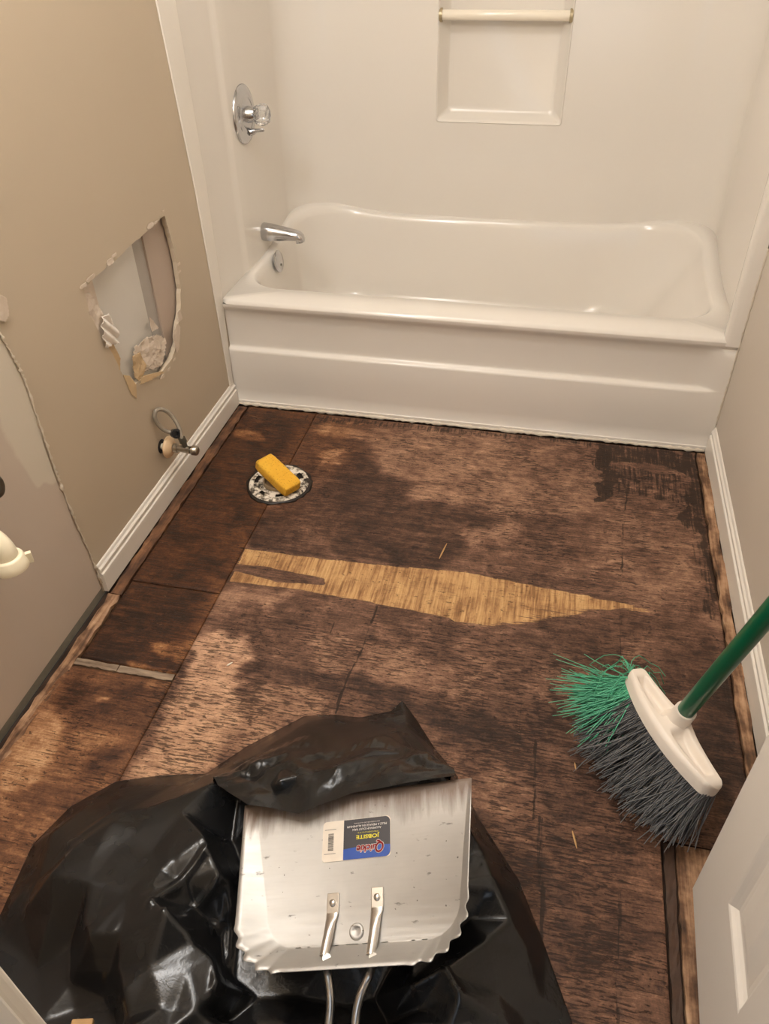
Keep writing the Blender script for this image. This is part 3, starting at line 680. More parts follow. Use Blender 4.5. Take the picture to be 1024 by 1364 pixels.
# open door standing against the right side; hinge on the doorway's right jamb
dd = Vector((0.033, 1, 0)).normalized(); hinge = Vector((1.335, YF + 0.004, 0)); dnorm = Vector((-dd.y, dd.x, 0))   # dnorm faces the room (-x)
DW, DT, DZ0, DZ1 = 0.605, 0.035, 0.022, 2.03
door = link('door_1', None); tag(door, kind='structure')
def dpt(u, n, z): return hinge + dd * u + dnorm * n + Vector((0, 0, z))
# panels: u from hinge (0) to free edge (DW)
stile = 0.115
PAN = []
for za, zb in ((0.215, 0.80), (0.93, 1.55), (1.65, 1.92)):
    w2 = (DW - 3 * stile + 0.03) / 2
    PAN += [(stile, stile + w2, za, zb), (DW - stile - w2, DW - stile, za, zb)]
us = sorted(set([0, DW] + [p[0] for p in PAN] + [p[1] for p in PAN])); zs2 = sorted(set([DZ0, DZ1] + [p[2] for p in PAN] + [p[3] for p in PAN]))
vs, fs = [], []
def quad(*ps):
    i = len(vs); vs.extend(ps); fs.append(tuple(range(i, i + len(ps))))
for i in range(len(us) - 1):
    for j in range(len(zs2) - 1):
        u0, u1, z0, z1 = us[i], us[i + 1], zs2[j], zs2[j + 1]
        if any(abs(p[0] - u0) < 1e-6 and abs(p[2] - z0) < 1e-6 for p in PAN): continue
        quad(dpt(u0, 0, z0), dpt(u1, 0, z0), dpt(u1, 0, z1), dpt(u0, 0, z1))
quad(dpt(0, -DT, DZ0), dpt(DW, -DT, DZ0), dpt(DW, -DT, DZ1), dpt(0, -DT, DZ1))
for (u0, z0), (u1, z1) in (((0, DZ0), (DW, DZ0)), ((DW, DZ0), (DW, DZ1)), ((DW, DZ1), (0, DZ1)), ((0, DZ1), (0, DZ0))):
    quad(dpt(u0, 0, z0), dpt(u1, 0, z1), dpt(u1, -DT, z1), dpt(u0, -DT, z0))
me = mesh('door_slab', vs, fs, smooth=False)
bm = bmesh.new(); bm.from_mesh(me); bmesh.ops.remove_doubles(bm, verts=bm.verts, dist=1e-5); bmesh.ops.recalc_face_normals(bm, faces=bm.faces); bm.to_mesh(me); bm.free()
link('door_slab', me, M['door'], door)
for (u0, u1, z0, z1) in PAN:
    vs, fs = [], []
    rings = [(0, 0.0), (0.004, -0.0015), (0.010, -0.006), (0.016, -0.0095), (0.024, -0.0095), (0.052, -0.003), (0.056, -0.0025)]
    for d, n in rings:
        vs += [dpt(u0 + d, n, z0 + d), dpt(u1 - d, n, z0 + d), dpt(u1 - d, n, z1 - d), dpt(u0 + d, n, z1 - d)]
    for r in range(len(rings) - 1):
        for k in range(4): fs.append((r * 4 + k, r * 4 + (k + 1) % 4, r * 4 + 4 + (k + 1) % 4, r * 4 + 4 + k))
    fs.append(tuple(range((len(rings) - 1) * 4, len(rings) * 4)))
    link('door_panel', mesh('door_panel', vs, fs, smooth=False), M['door'], door)

# ------------------------------------------------------------------ bathtub and moulded surround
tub = empty('bathtub', (0.76, 0.0, 0.0)); tag(tub, 'glossy white one-piece bathtub with moulded shower surround', 'bathtub')
def tpart(name, vs, fs, mat=M['acrylic'], angle=None, smooth=True):
    return link(name, mesh(name, rel(tub.location, vs), fs, smooth=smooth, angle=angle), mat, tub)
TX0, TX1, ZD = 0.001, 1.5185, 0.367
def zdeck(x, y):
    b = float(sstep(0.35, 0.80, np.array(y)))
    ends = math.exp(-((x - 0.04) / 0.20) ** 2) + math.exp(-((x - 1.48) / 0.22) ** 2)
    return ZD + b * (0.018 + 0.040 * ends)
N = 240
def rrect(x0, x1, y0, y1, r, n=N, rb=None):
    """rounded rectangle sampled evenly by arc length, starting at front left, counter-clockwise; rb: radius at back corners"""
    rb = rb or r; P = []
    def arc(cx, cy, rr, a0):
        for i in range(25): t = a0 + (math.pi / 2) * i / 24; P.append((cx + rr * math.cos(t), cy + rr * math.sin(t)))
    arc(x0 + r, y0 + r, r, math.pi); arc(x1 - r, y0 + r, r, 1.5 * math.pi); arc(x1 - rb, y1 - rb, rb, 0); arc(x0 + rb, y1 - rb, rb, math.pi / 2)
    P.append(P[0]); return P
def by_angle(P, cx, cy, n=N):
    """resample a loop at n fixed directions round (cx, cy) so that loops of different sizes line up"""
    Q = []
    for (xa, ya), (xb, yb) in zip(P[:-1], P[1:]):
        m = max(1, int(math.hypot(xb - xa, yb - ya) / 0.006))
        Q += [(xa + (xb - xa) * i / m, ya + (yb - ya) * i / m) for i in range(m)]
    P = Q + [P[-1]]
    ang = np.array([math.atan2((y - cy) * 1.9, x - cx) for x, y in P]); ang = np.unwrap(ang)
    tx = np.array([p[0] for p in P]); ty = np.array([p[1] for p in P]); t0 = ang[0]
    T = -2.3 + np.linspace(0, 2 * math.pi, n, endpoint=False); T = np.where(T < t0, T + 2 * math.pi, T); T = np.where(T >= t0 + 2 * math.pi, T - 2 * math.pi, T)
    a2 = np.concatenate([ang, ang[1:] + 2 * math.pi * np.sign(ang[-1] - ang[0])]); x2 = np.concatenate([tx, tx[1:]]); y2 = np.concatenate([ty, ty[1:]])
    o = np.argsort(a2); return [(float(np.interp(t, a2[o], x2[o])), float(np.interp(t, a2[o], y2[o]))) for t in T]
CX, CY = 0.76, 0.46
loops = []
def L(x0, x1, y0, y1, r, zf, rb=None):
    loops.append([(x, y, zf(x, y)) for x, y in by_angle(rrect(x0, x1, y0, y1, r, rb=rb), CX, CY)])
L(TX0, TX1, 0.0, 0.845, 0.004, lambda x, y: zdeck(x, y) - 0.012)
L(TX0 + 0.001, TX1 - 0.001, 0.003, 0.845, 0.006, lambda x, y: zdeck(x, y) - 0.005)
L(TX0 + 0.003, TX1 - 0.003, 0.010, 0.845, 0.010, lambda x, y: zdeck(x, y))
L(0.034, 1.470, 0.108, 0.806, 0.12, lambda x, y: zdeck(x, y) + 0.001, 0.20)
L(0.037, 1.467, 0.113, 0.801, 0.12, lambda x, y: zdeck(x, y) - 0.002, 0.20)
L(0.042, 1.462, 0.119, 0.795, 0.12, lambda x, y: zdeck(x, y) - 0.010, 0.20)
L(0.046, 1.458, 0.124, 0.790, 0.13, lambda x, y: zdeck(x, y) - 0.026, 0.20)
for i in range(1, 9):
    t = i / 8; ins = 0.046 + 0.028 * t; 
    L(ins, 1.458 - 0.17 * t, 0.124 + 0.06 * t, 0.790 - 0.05 * t, 0.13 + 0.01 * t, (lambda tt: (lambda x, y: 0.341 * (1 - tt) + 0.10 * tt + (zdeck(x, y) - ZD) * (1 - tt)))(t), 0.18)
L(0.090, 1.26, 0.20, 0.725, 0.13, lambda x, y: 0.080, 0.17)
L(0.125, 1.22, 0.235, 0.69, 0.12, lambda x, y: 0.068, 0.15)
vs = [v for l in loops for v in l]; fs = []
for r in range(len(loops) - 1):
    for k in range(N): fs.append((r * N + k, r * N + (k + 1) % N, (r + 1) * N + (k + 1) % N, (r + 1) * N + k))
fs.append(tuple((len(loops) - 1) * N + k for k in range(N)))
tpart('tub_basin', vs, fs, angle=70)
# front apron: profile (y, z) swept along x, with a step
prof = [(0.0, 0.355), (0.0005, 0.348), (0.003, 0.340), (0.009, 0.332), (0.013, 0.322), (0.0165, 0.30), (0.0175, 0.26), (0.0175, 0.222), (0.0175, 0.211), (0.0165, 0.2065), (0.013, 0.2035), (0.004, 0.2010), (0.001, 0.1985), (0.0, 0.193), (0.0, 0.12), (0.0005, 0.06), (0.001, 0.0165), (0.0, 0.0155), (-0.0025, 0.0150), (-0.003, 0.012), (-0.0025, 0.001)]
xs = [TX0 + (W - 0.002 - TX0) * i / 60 for i in range(61)]
vs, fs = [], []
for x in xs:
    e = min(1.0, max(0.0, (1.495 - x) / 0.05))
    for y, z in prof: vs.append((x, y if (z > 0.33 or z < 0.2) else y * e * e * (3 - 2 * e), z))
n = len(prof)
for i in range(60):
    for k in range(n - 1): fs.append((i * n + k, i * n + k + 1, (i + 1) * n + k + 1, (i + 1) * n + k))
tpart('apron', vs, fs, angle=60)
# surround: plan path from the left front edge round the back to the right front column
def plan():
    P = [(0.002, 0.004)]
    P += [(0.002, 0.20), (0.0035, 0.222), (0.008, 0.232), (0.0095, 0.245)]
    y = 0.30
    while y < 0.66: P.append((0.0095, y)); y += 0.06
    for i in range(0, 25):
        t = i / 24 * math.pi / 2; P.append((0.0095 + 0.20 * (1 - math.cos(t)) , 0.66 + (YB - 0.66) * math.sin(t)))
    return P
PL = plan()
NX0, NX1, NZ0, NZ1 = 0.531, 0.957, 0.709, 1.36
backx = [0.25, 0.34, 0.44, NX0, 0.60, 0.70, 0.80, 0.90, NX1, 1.05, 1.15, 1.24, 1.30]
PR = []
for i in range(0, 25):
    t = (1 - i / 24) * math.pi / 2; PR.append((1.512 - 0.18 * (1 - math.cos(t)), 0.67 + (YB - 0.67) * math.sin(t)))
y = 0.62
while y > 0.10: PR.append((1.512 - 0.0*y, y)); y -= 0.06
# rounded return of the right front column
for i in range(13):
    t = i / 12 * math.pi / 2; PR.append((1.476 + 0.036 * math.cos(t) if False else 1.512 - 0.030 * math.sin(t), 0.075 - 0.028 * (1 - math.cos(t))))
PR += [(1.479, 0.040), (1.4765, 0.020), (1.478, 0.006), (1.483, 0.0005), (1.490, -0.0018), (1.505, -0.0022), (1.5165, -0.0022)]
path = PL + [(x, YB) for x in backx] + PR
zr = [0.345, 0.40, 0.50, 0.60, NZ0, 0.80, 0.90, 1.0, 1.1, 1.2, NZ1, 1.6, 1.9, 2.05]
vs, fs = [], []
for (x, y) in path:
    for z in zr: vs.append((x, y, z))
n = len(zr)
for i in range(len(path) - 1):
    xm = (path[i][0] + path[i + 1][0]) / 2; flat = abs(path[i][1] - YB) < 1e-6 and abs(path[i + 1][1] - YB) < 1e-6
    for k in range(n - 1):
        zm = (zr[k] + zr[k + 1]) / 2
        if flat and NX0 < xm < NX1 and NZ0 < zm < NZ1: continue
        fs.append((i * n + k, i * n + k + 1, (i + 1) * n + k + 1, (i + 1) * n + k))
sur = tpart('surround', vs, fs, angle=50)
# moulded niche: rounded lip, sloping sides, flat back
rings = [(-0.003, -0.003, 0.0), (0.000, 0.0, -0.0035), (0.004, 0.004, -0.001), (0.007, 0.008, 0.006), (0.040, 0.014, 0.046), (0.046, 0.022, 0.052)]
RN = 64; vs, fs = [], []
cxn, czn = (NX0 + NX1) / 2, (NZ0 + NZ1) / 2
def nrect(d, dz, r):
    x0, x1, z0, z1 = NX0 + d * 0.72, NX1 - d * 0.72, NZ0 + dz, NZ1 - dz; P = []
    for cx, cz, a0 in ((x0 + r, z0 + r, math.pi), (x1 - r, z0 + r, 1.5 * math.pi), (x1 - r, z1 - r, 0), (x0 + r, z1 - r, math.pi / 2)):
        for i in range(16): t = a0 + math.pi / 2 * i / 15; P.append((cx + r * math.cos(t), cz + r * math.sin(t)))
    return P
for d, dz, dep in rings:
    for x, z in nrect(d, dz * 1.4 if d > 0.02 else dz, 0.010 if d < 0.02 else 0.018): vs.append((x, YB + dep, z))
for r in range(len(rings) - 1):
    for k in range(RN): fs.append((r * RN + k, r * RN + (k + 1) % RN, (r + 1) * RN + (k + 1) % RN, (r + 1) * RN + k))
fs.append(tuple((len(rings) - 1) * RN + k for k in range(RN)))
tpart('soap_niche', vs, fs, angle=60)
barz = 1.022
tpart('grab_bar', *tube([(NX0 + 0.004, YB + 0.012, barz), (NX0 + 0.010, YB + 0.010, barz), (NX1 - 0.010, YB + 0.010, barz), (NX1 - 0.004, YB + 0.012, barz)], [0.014, 0.0155, 0.0155, 0.014], 24), mat=simple('glossy_cream_bar', srgb(240, 230, 212), 0.08, var=0.02), angle=50)
for x0, x1 in ((NX0 + 0.001, NX0 + 0.011), (NX1 - 0.011, NX1 - 0.001)):
    tpart('bar_socket', *tube([(x0, YB + 0.010, barz), (x1, YB + 0.010, barz)], 0.020, 24), mat=simple('bar_end_brass', srgb(176, 160, 128), 0.35, 0.4), angle=50)
ov = Vector((0.055, 0.385, 0.345)); ova = Vector((1, 0.0, 0.12)).normalized()
o = tpart('overflow_plate', *lathe([(-0.004, 0.030), (0.003, 0.037), (0.006, 0.037), (0.009, 0.033), (0.0105, 0.020), (0.011, 0.001)], ov, ova), mat=M['chrome'], angle=50)
link('overflow_screw', mesh('overflow_screw', rel(tub.location, lathe([(0.010, 0.005), (0.0135, 0.0045), (0.014, 0.001)], ov + Vector((0, 0, -0.012)), ova, 12)[0]), lathe([(0, 1), (1, 1), (2, 1)], ov, ova, 12)[1]), M['dark_metal'], o)
# caulk line along the foot of the apron
pts = [(0.006 + (W - 0.02) * i / 150, -0.0038 + random.uniform(-.001, .001), 0.001 + random.uniform(0, .003)) for i in range(151)]
link('trim_2', mesh('trim_2', *tube(pts, [0.0036 + 0.0050 * random.random() ** 2 for _ in pts], 6)), M['caulk']); tag(bpy.data.objects['trim_2'], kind='structure')
pts = [(W - 0.002, -0.0012, z) for z in np.linspace(0.095, 0.62, 60)]
link('caulk_bead', mesh('caulk_bead', *tube([Vector(p) + Vector((random.uniform(-.001, .0005), 0, 0)) for p in pts], [0.0014 + 0.002 * random.random() for _ in pts], 6)), M['caulk'], wr)

# ------------------------------------------------------------------ chrome fittings on the surround
vl = empty('shower_valve', (0.0095, 0.345, 0.815)); tag(vl, 'chrome shower valve plate with clear faceted knob on the surround wall', 'shower valve')
def vpart(root, name, vs, fs, mat, angle=50, smooth=True, parent=None):
    return link(name, mesh(name, rel(root.location, vs), fs, angle=angle, smooth=smooth), mat, parent or root)
C0 = Vector(vl.location); AX = (1, 0, 0)
vpart(vl, 'escutcheon', *lathe([(0.0005, 0.083), (0.004, 0.083), (0.008, 0.079), (0.0105, 0.072), (0.0115, 0.060), (0.011, 0.050), (0.013, 0.048), (0.0145, 0.040), (0.0145, 0.001)], C0, AX, 64), M['chrome'])
vpart(vl, 'valve_stem', *lathe([(0.012, 0.024), (0.030, 0.022), (0.034, 0.020), (0.044, 0.018), (0.052, 0.012), (0.054, 0.001)], C0 + Vector((0, 0.004, 0)), AX, 40), M['chrome'])
# faceted clear knob
prof = [(0.034, 0.016), (0.040, 0.026), (0.052, 0.031), (0.066, 0.031), (0.078, 0.026), (0.082, 0.018), (0.080, 0.001)]
vs, fs = lathe(prof, C0 + Vector((0, 0.004, 0)), AX, 16)
cc = C0 + Vector((0, 0.004, 0))
vs = [Vector((v.x, cc.y + (v.y - cc.y) * (1.0 if (i % 2) else 0.86), cc.z + (v.z - cc.z) * (1.0 if (i % 2) else 0.86))) for i, v in enumerate(vs)]
vpart(vl, 'clear_knob', vs, fs, M['clear'], smooth=False)
lv = vpart(vl, 'diverter_lever', *tube([C0 + Vector((0.012, 0.012, -0.052)), C0 + Vector((0.022, 0.014, -0.050)), C0 + Vector((0.030, 0.016, -0.048)), C0 + Vector((0.052, 0.020, -0.047)), C0 + Vector((0.056, 0.0205, -0.047))], [0.011, 0.0105, 0.006, 0.0052, 0.003], 16), M['chrome'])

sp = empty('tub_spout', (0.0095, 0.40, 0.440)); tag(sp, 'chrome tub spout with tapered curved nose above the overflow plate', 'tub spout')
C1 = Vector(sp.location)
vs, fs = [], []
secs = [(0.000, 0.0, 0.029, 0.029), (0.004, 0.0, 0.0305, 0.0305), (0.030, -0.001, 0.029, 0.029), (0.060, -0.003, 0.026, 0.025), (0.090, -0.004, 0.024, 0.021), (0.115, -0.006, 0.022, 0.018), (0.130, -0.009, 0.020, 0.016), (0.140, -0.014, 0.016, 0.013), (0.144, -0.019, 0.010, 0.008)]
for d, dz, ry, rz in secs:
    for k in range(28):
        t = 2 * math.pi * k / 28; vs.append(C1 + Vector((d, ry * math.cos(t), dz + rz * math.sin(t))))
for i in range(len(secs) - 1):
    for k in range(28): fs.append((i * 28 + k, i * 28 + (k + 1) % 28, (i + 1) * 28 + (k + 1) % 28, (i + 1) * 28 + k))
fs.append(tuple(range(28))); fs.append(tuple(range((len(secs) - 1) * 28, len(secs) * 28)))
vpart(sp, 'spout_body', vs, fs, M['chrome'])
vpart(sp, 'spout_outlet', *lathe([(-0.012, 0.010), (0.0, 0.013), (0.012, 0.0135), (0.0125, 0.010), (0.004, 0.001)], C1 + Vector((0.126, 0, -0.018)), (0.15, 0, -1), 24), M['chrome'])

# ------------------------------------------------------------------ toilet flange with the sponge stuffed in it
FC = Vector((0.289, -0.410, 0.001))
fl = empty('toilet_flange', FC); tag(fl, 'round dirty white toilet flange set in the dark stained floor', 'toilet flange')
slots = []
vs, fs = [], []
NR = 72
rad = [(0.044, 0.004), (0.047, 0.0085), (0.052, 0.0095), (0.060, 0.0085), (0.072, 0.0085), (0.082, 0.0080), (0.0865, 0.006), (0.0875, 0.0)]
for r, z in rad:
    for k in range(NR):
        t = 2 * math.pi * k / NR; vs.append((r * math.cos(t), r * math.sin(t), z))
openk = set()
for c0, w_ in ((5, 5), (20, 3), (33, 6), (47, 3), (56, 6), (68, 2)):
    openk |= {(c0 + j) % NR for j in range(w_)}
for i in range(len(rad) - 1):
    for k in range(NR):
        if i == 3 and k in openk: continue
        fs.append((i * NR + k, i * NR + (k + 1) % NR, (i + 1) * NR + (k + 1) % NR, (i + 1) * NR + k))
o = link('flange_ring', mesh('flange_ring', vs, fs, angle=60), M['flange'], fl)
o = link('wax_residue', mesh('wax_residue', *tube_axis([(0.0005, 0.097), (0.0022, 0.094), (0.0030, 0.080), (0.0030, 0.001)], Vector((0, 0, 0)), Vector((0, 0, 1)), 40)), simple('black_wax_residue', srgb(34, 25, 18), 0.5, var=0.3, vscale=40), fl)
for v in o.data.vertices:
    r = math.hypot(v.co.x, v.co.y)
    if r > 0.085: s = 1 + random.uniform(-0.05, 0.05); v.co.x *= s; v.co.y *= s
link('drain_pipe', mesh('drain_pipe', *tube_axis([(0.0032, 0.0445), (0.014, 0.0445), (0.0165, 0.0425), (0.0165, 0.0395), (0.005, 0.038), (0.005, 0.001)], Vector((0, 0, 0)), Vector((0, 0, 1)), 48), angle=50), simple('stained_pipe', srgb(150, 128, 98), 0.6, var=0.3, vscale=30), fl)

# sponge: rounded block, one end down in the pipe
a = Vector((0.352, -0.462, 0.041)); b = Vector((0.240, -0.392, 0.078)); ctr = (a + b) / 2; ux = (b - a); Ls = ux.length; ux.normalize()
uy = Vector((0.50, 0.86, 0.0)); uy = (uy - ux * uy.dot(ux)).normalized(); uz = ux.cross(uy); 
if uz.z < 0: uz = -uz
n1, n2, n3 = 16, 9, 7; bm = bmesh.new(); bmesh.ops.create_cube(bm, size=1.0); bmesh.ops.subdivide_edges(bm, edges=bm.edges, cuts=7, use_grid_fill=True)
hl, hw, hh = Ls / 2, 0.031, 0.019
for v in bm.verts:
    p = Vector((v.co.x * 2, v.co.y * 2, v.co.z * 2)); r = 0.010
    q = Vector((p.x * hl, p.y * hw, p.z * hh)); inner = Vector((max(-hl + r, min(hl - r, q.x)), max(-hw + r, min(hw - r, q.y)), max(-hh + r, min(hh - r, q.z))))
    d = q - inner
    if d.length > 1e-6: q = inner + d.normalized() * min(r, d.length if d.length < r else r)
    j = 0.0012 * (float(fbm(np.array(q.x * 60 + 5), np.array(q.y * 60 + q.z * 70), 6)) - 0.5); q += q.normalized() * j
    v.co = q
me = bpy.data.meshes.new('sponge'); bm.to_mesh(me); bm.free(); me.polygons.foreach_set('use_smooth', [True] * len(me.polygons))
so = link('sponge', me, M['sponge']); R3 = Matrix((ux, uy, uz)).transposed(); so.matrix_world = Matrix.Translation(ctr - Vector((0, 0, 0.012))) @ R3.to_4x4()
tag(so, 'yellow dirt-speckled sponge leaning in the round toilet flange', 'sponge')

# ------------------------------------------------------------------ toilet supply valve with looped hose
SV = Vector((0.0, -0.510, 0.163)); sv = empty('supply_valve', SV); tag(sv, 'old toilet supply valve with looped grey hose on the left wall above the baseboard', 'valve')
vpart(sv, 'stub_pipe', *tube([SV + Vector((-0.0126, 0, 0)), SV + Vector((0.030, 0, 0))], 0.0085, 20), M['pvc'])
vpart(sv, 'wall_hole', *lathe([(0.0002, 0.020), (0.0012, 0.019), (0.0013, 0.0088)], SV, AX, 28), M['black_rubber'])
vpart(sv, 'wall_flange', *lathe([(0.018, 0.010), (0.018, 0.030), (0.021, 0.031), (0.026, 0.029), (0.033, 0.020), (0.036, 0.0095)], SV, AX, 36), simple('yellowed_plastic', srgb(222, 190, 150), 0.4, var=0.1, vscale=40))
vpart(sv, 'valve_body', *tube([SV + Vector((0.030, 0, 0)), SV + Vector((0.036, 0, 0)), SV + Vector((0.037, 0, 0)), SV + Vector((0.048, 0, 0)), SV + Vector((0.049, 0, 0)), SV + Vector((0.085, -0.001, -0.001))], [0.009, 0.009, 0.0125, 0.0125, 0.0095, 0.0105], 20), M['brass'])
vpart(sv, 'valve_handle', *tube([SV + Vector((0.083, -0.001, -0.001)), SV + Vector((0.090, -0.001, -0.001)), SV + Vector((0.091, -0.001, -0.001)), SV + Vector((0.105, -0.001, -0.001)), SV + Vector((0.108, -0.001, -0.001))], [0.006, 0.006, 0.0135, 0.0135, 0.010], 8), M['brass'])
vpart(sv, 'outlet_nut', *tube([SV + Vector((0.072, 0, 0.006)), SV + Vector((0.070, 0, 0.022)), SV + Vector((0.0695, 0, 0.0225)), SV + Vector((0.066, 0, 0.036))], [0.007, 0.007, 0.0105, 0.010], 8), M['dark_metal'])
hp = spline([SV + Vector(q) for q in ((0.066, 0.0, 0.034), (0.058, 0.012, 0.060), (0.040, 0.020, 0.090), (0.024, 0.012, 0.112), (0.012, -0.004, 0.118), (0.010, -0.015, 0.100), (0.016, -0.012, 0.075), (0.030, -0.006, 0.056), (0.044, 0.0, 0.050))], 8)
vpart(sv, 'supply_hose', *tube(hp, 0.0056, 14), M['hose'])
cd = (Vector((1.0, -2.1, 1.35)) - SV).normalized()
vpart(sv, 'hose_nut', *lathe([(-0.008, 0.005), (-0.006, 0.0125), (0.010, 0.0135), (0.0105, 0.0075), (0.002, 0.0070), (0.002, 0.0005)], SV + Vector((0.050, 0.0, 0.048)), Vector((0.75, -0.55, 0.35)), 24), M['black_rubber'])

# ------------------------------------------------------------------ vanity drain elbow and stop knob on the left wall
de = empty('drain_elbow', (0.0, -1.243, 0.47)); tag(de, 'cream plastic drain elbow with slip nut sticking out of the left wall', 'pipe')
E0 = Vector((0.098, -1.243, 0.414))
ep = [Vector((-0.0012, -1.243, 0.475)), Vector((0.03, -1.243, 0.475))] + [Vector((0.050 + 0.048 * math.sin(t), -1.243, 0.427 + 0.048 * math.cos(t))) for t in [i * math.pi / 2 / 10 for i in range(11)]]
vpart(de, 'elbow_pipe', *tube(ep, 0.0205, 28), M['pvc'])
vpart(de, 'slip_nut', *lathe([(0.0, 0.0205), (0.001, 0.0255), (0.004, 0.0275), (0.009, 0.0285), (0.012, 0.0300), (0.024, 0.0315), (0.027, 0.031), (0.027, 0.027), (0.012, 0.024), (0.011, 0.001)], E0 + Vector((0, 0, 0.012)), (0.05, 0, -1), 36), M['pvc'])
vs, fs = box(-0.004, 0.004, 0.0, 0.010, -0.011, 0.011)
wd = Vector((0.80, 0.6, 0)).normalized(); ws = Vector((-wd.y, wd.x, 0))
vpart(de, 'nut_wing', [E0 + Vector((0, 0, -0.004)) + ws * v[0] + wd * (0.029 + v[1]) + Vector((0, 0, v[2])) for v in vs], fs, M['pvc'], smooth=False)
kn = empty('stop_valve', (0.0, -1.165, 0.515)); tag(kn, 'dark oval stop valve knob on the left wall above the drain elbow', 'valve')
K0 = Vector((0.0, -1.158, 0.515))
vpart(kn, 'valve_stem', *tube([K0 + Vector((-0.0012, 0, 0)), K0 + Vector((0.045, 0, 0))], 0.008, 16), M['dark_metal'])
vs, fs = lathe([(0.040, 0.004), (0.041, 0.017), (0.045, 0.020), (0.056, 0.020), (0.060, 0.017), (0.061, 0.006), (0.059, 0.001)], K0, AX, 32)
vs = [Vector((v.x, K0.y + (v.y - K0.y) * 0.8, K0.z + (v.z - K0.z) * 1.25)) for v in vs]
vpart(kn, 'valve_knob', vs, fs, M['dark_metal'])

# ------------------------------------------------------------------ broom
BA = Vector((1.243, -1.035, 0.135)); BB = Vector((1.374, -1.272, 0.130))
bx = (BB - BA); BL = bx.length; bx.normalize(); BC = (BA + BB) / 2
hd = Vector((0.040, -0.045, 0.275)).normalized()           # handle direction
bn = Vector((0.22, 0.06, 1.0)); bn = (bn - bx * bn.dot(bx)).normalized(); bs = bx.cross(bn).normalized()   # bs: towards the wall or the room
if bs.x < 0: bs = -bs                                      # bs points to the right wall
bro = empty('broom', BC); tag(bro, 'angled broom with green handle and white head standing on its bristles', 'broom')
def bpart(name, vs, fs, mat, angle=45, smooth=True, parent=None):
    return link(name, mesh(name, rel(BC, vs), fs, angle=angle, smooth=smooth), mat, parent or bro)
# head: lens-shaped cap, flat edge along the bristles, bowed towards the handle; top has two hollows and a centre ridge
def head_pt(t, s, h): return BC + bx * (t * BL) + bs * s + bn * h
NT_, NS = 110, 40; vs, fs = [], []
for i in range(NT_ + 1):
    t = -0.5 + i / NT_; u = 2 * abs(t)
    endr = math.sqrt(max(0.0, 1 - max(0, (u - 0.90) / 0.10) ** 2)) if u > 0.90 else 1.0
    wl_ = (0.020 + 0.004 * (1 - u * u)) * endr                       # side towards the bristles' tips
    wr_ = (0.016 + 0.034 * max(0, 1 - (u / 0.95) ** 1.3)) * endr     # side bowed to the handle
    bow = -0.020 * (1 - u * u) + 0.008
    for k in range(NS + 1):
        q = k / NS; s = bow - wl_ + (wl_ + wr_) * q
        rim = min(1.0, min(q, 1 - q) / 0.10); hgt = 0.006 + 0.010 * math.sqrt(rim) * endr
        # hollow on the middle of each half
        hol = math.exp(-(((abs(t) - 0.235) / 0.165) ** 10)) * math.exp(-(((q - 0.50) / 0.22) ** 8))
        ridge = 0.010 * math.exp(-((t / 0.10) ** 2)) * math.exp(-(((q - 0.7) / 0.35) ** 2))
        vs.append(head_pt(t, s, hgt - 0.0165 * hol + ridge))
top_n = len(vs)
for i in range(NT_ + 1):
    for k in range(NS + 1):
        v = vs[i * (NS + 1) + k]; d = (v - BC).dot(bn); vs.append(v - bn * (d + 0.014))
for i in range(NT_):
    for k in range(NS):
        a0 = i * (NS + 1) + k; b0 = a0 + NS + 1; fs.append((a0, b0, b0 + 1, a0 + 1)); fs.append((top_n + a0, top_n + a0 + 1, top_n + b0 + 1, top_n + b0))
    for k in (0, NS):
        a0 = i * (NS + 1) + k; b0 = a0 + NS + 1; fs.append((a0, top_n + a0, top_n + b0, b0))
for i in (0, NT_):
    for k in range(NS): a0 = i * (NS + 1) + k; fs.append((a0, a0 + 1, top_n + a0 + 1, top_n + a0))
bpart('broom_head', vs, fs, M['broom_white'], 60)
S0 = head_pt(-0.02, 0.016, 0.010)
bpart('handle_socket', *tube([S0 - hd * 0.006, S0 + hd * 0.004, S0 + hd * 0.018, S0 + hd * 0.044, S0 + hd * 0.046, S0 + hd * 0.046, S0 + hd * 0.03], [0.028, 0.0245, 0.0205, 0.0195, 0.0188, 0.0165, 0.0160], 32), M['broom_white'])
HL = 1.30
hpts = [S0 + hd * d for d in (0.028, 0.3, 0.6, 0.9, HL - 0.02, HL)]
bpart('broom_handle', *tube(hpts, [0.0155] * 5 + [0.010], 24), M['green_metal'])
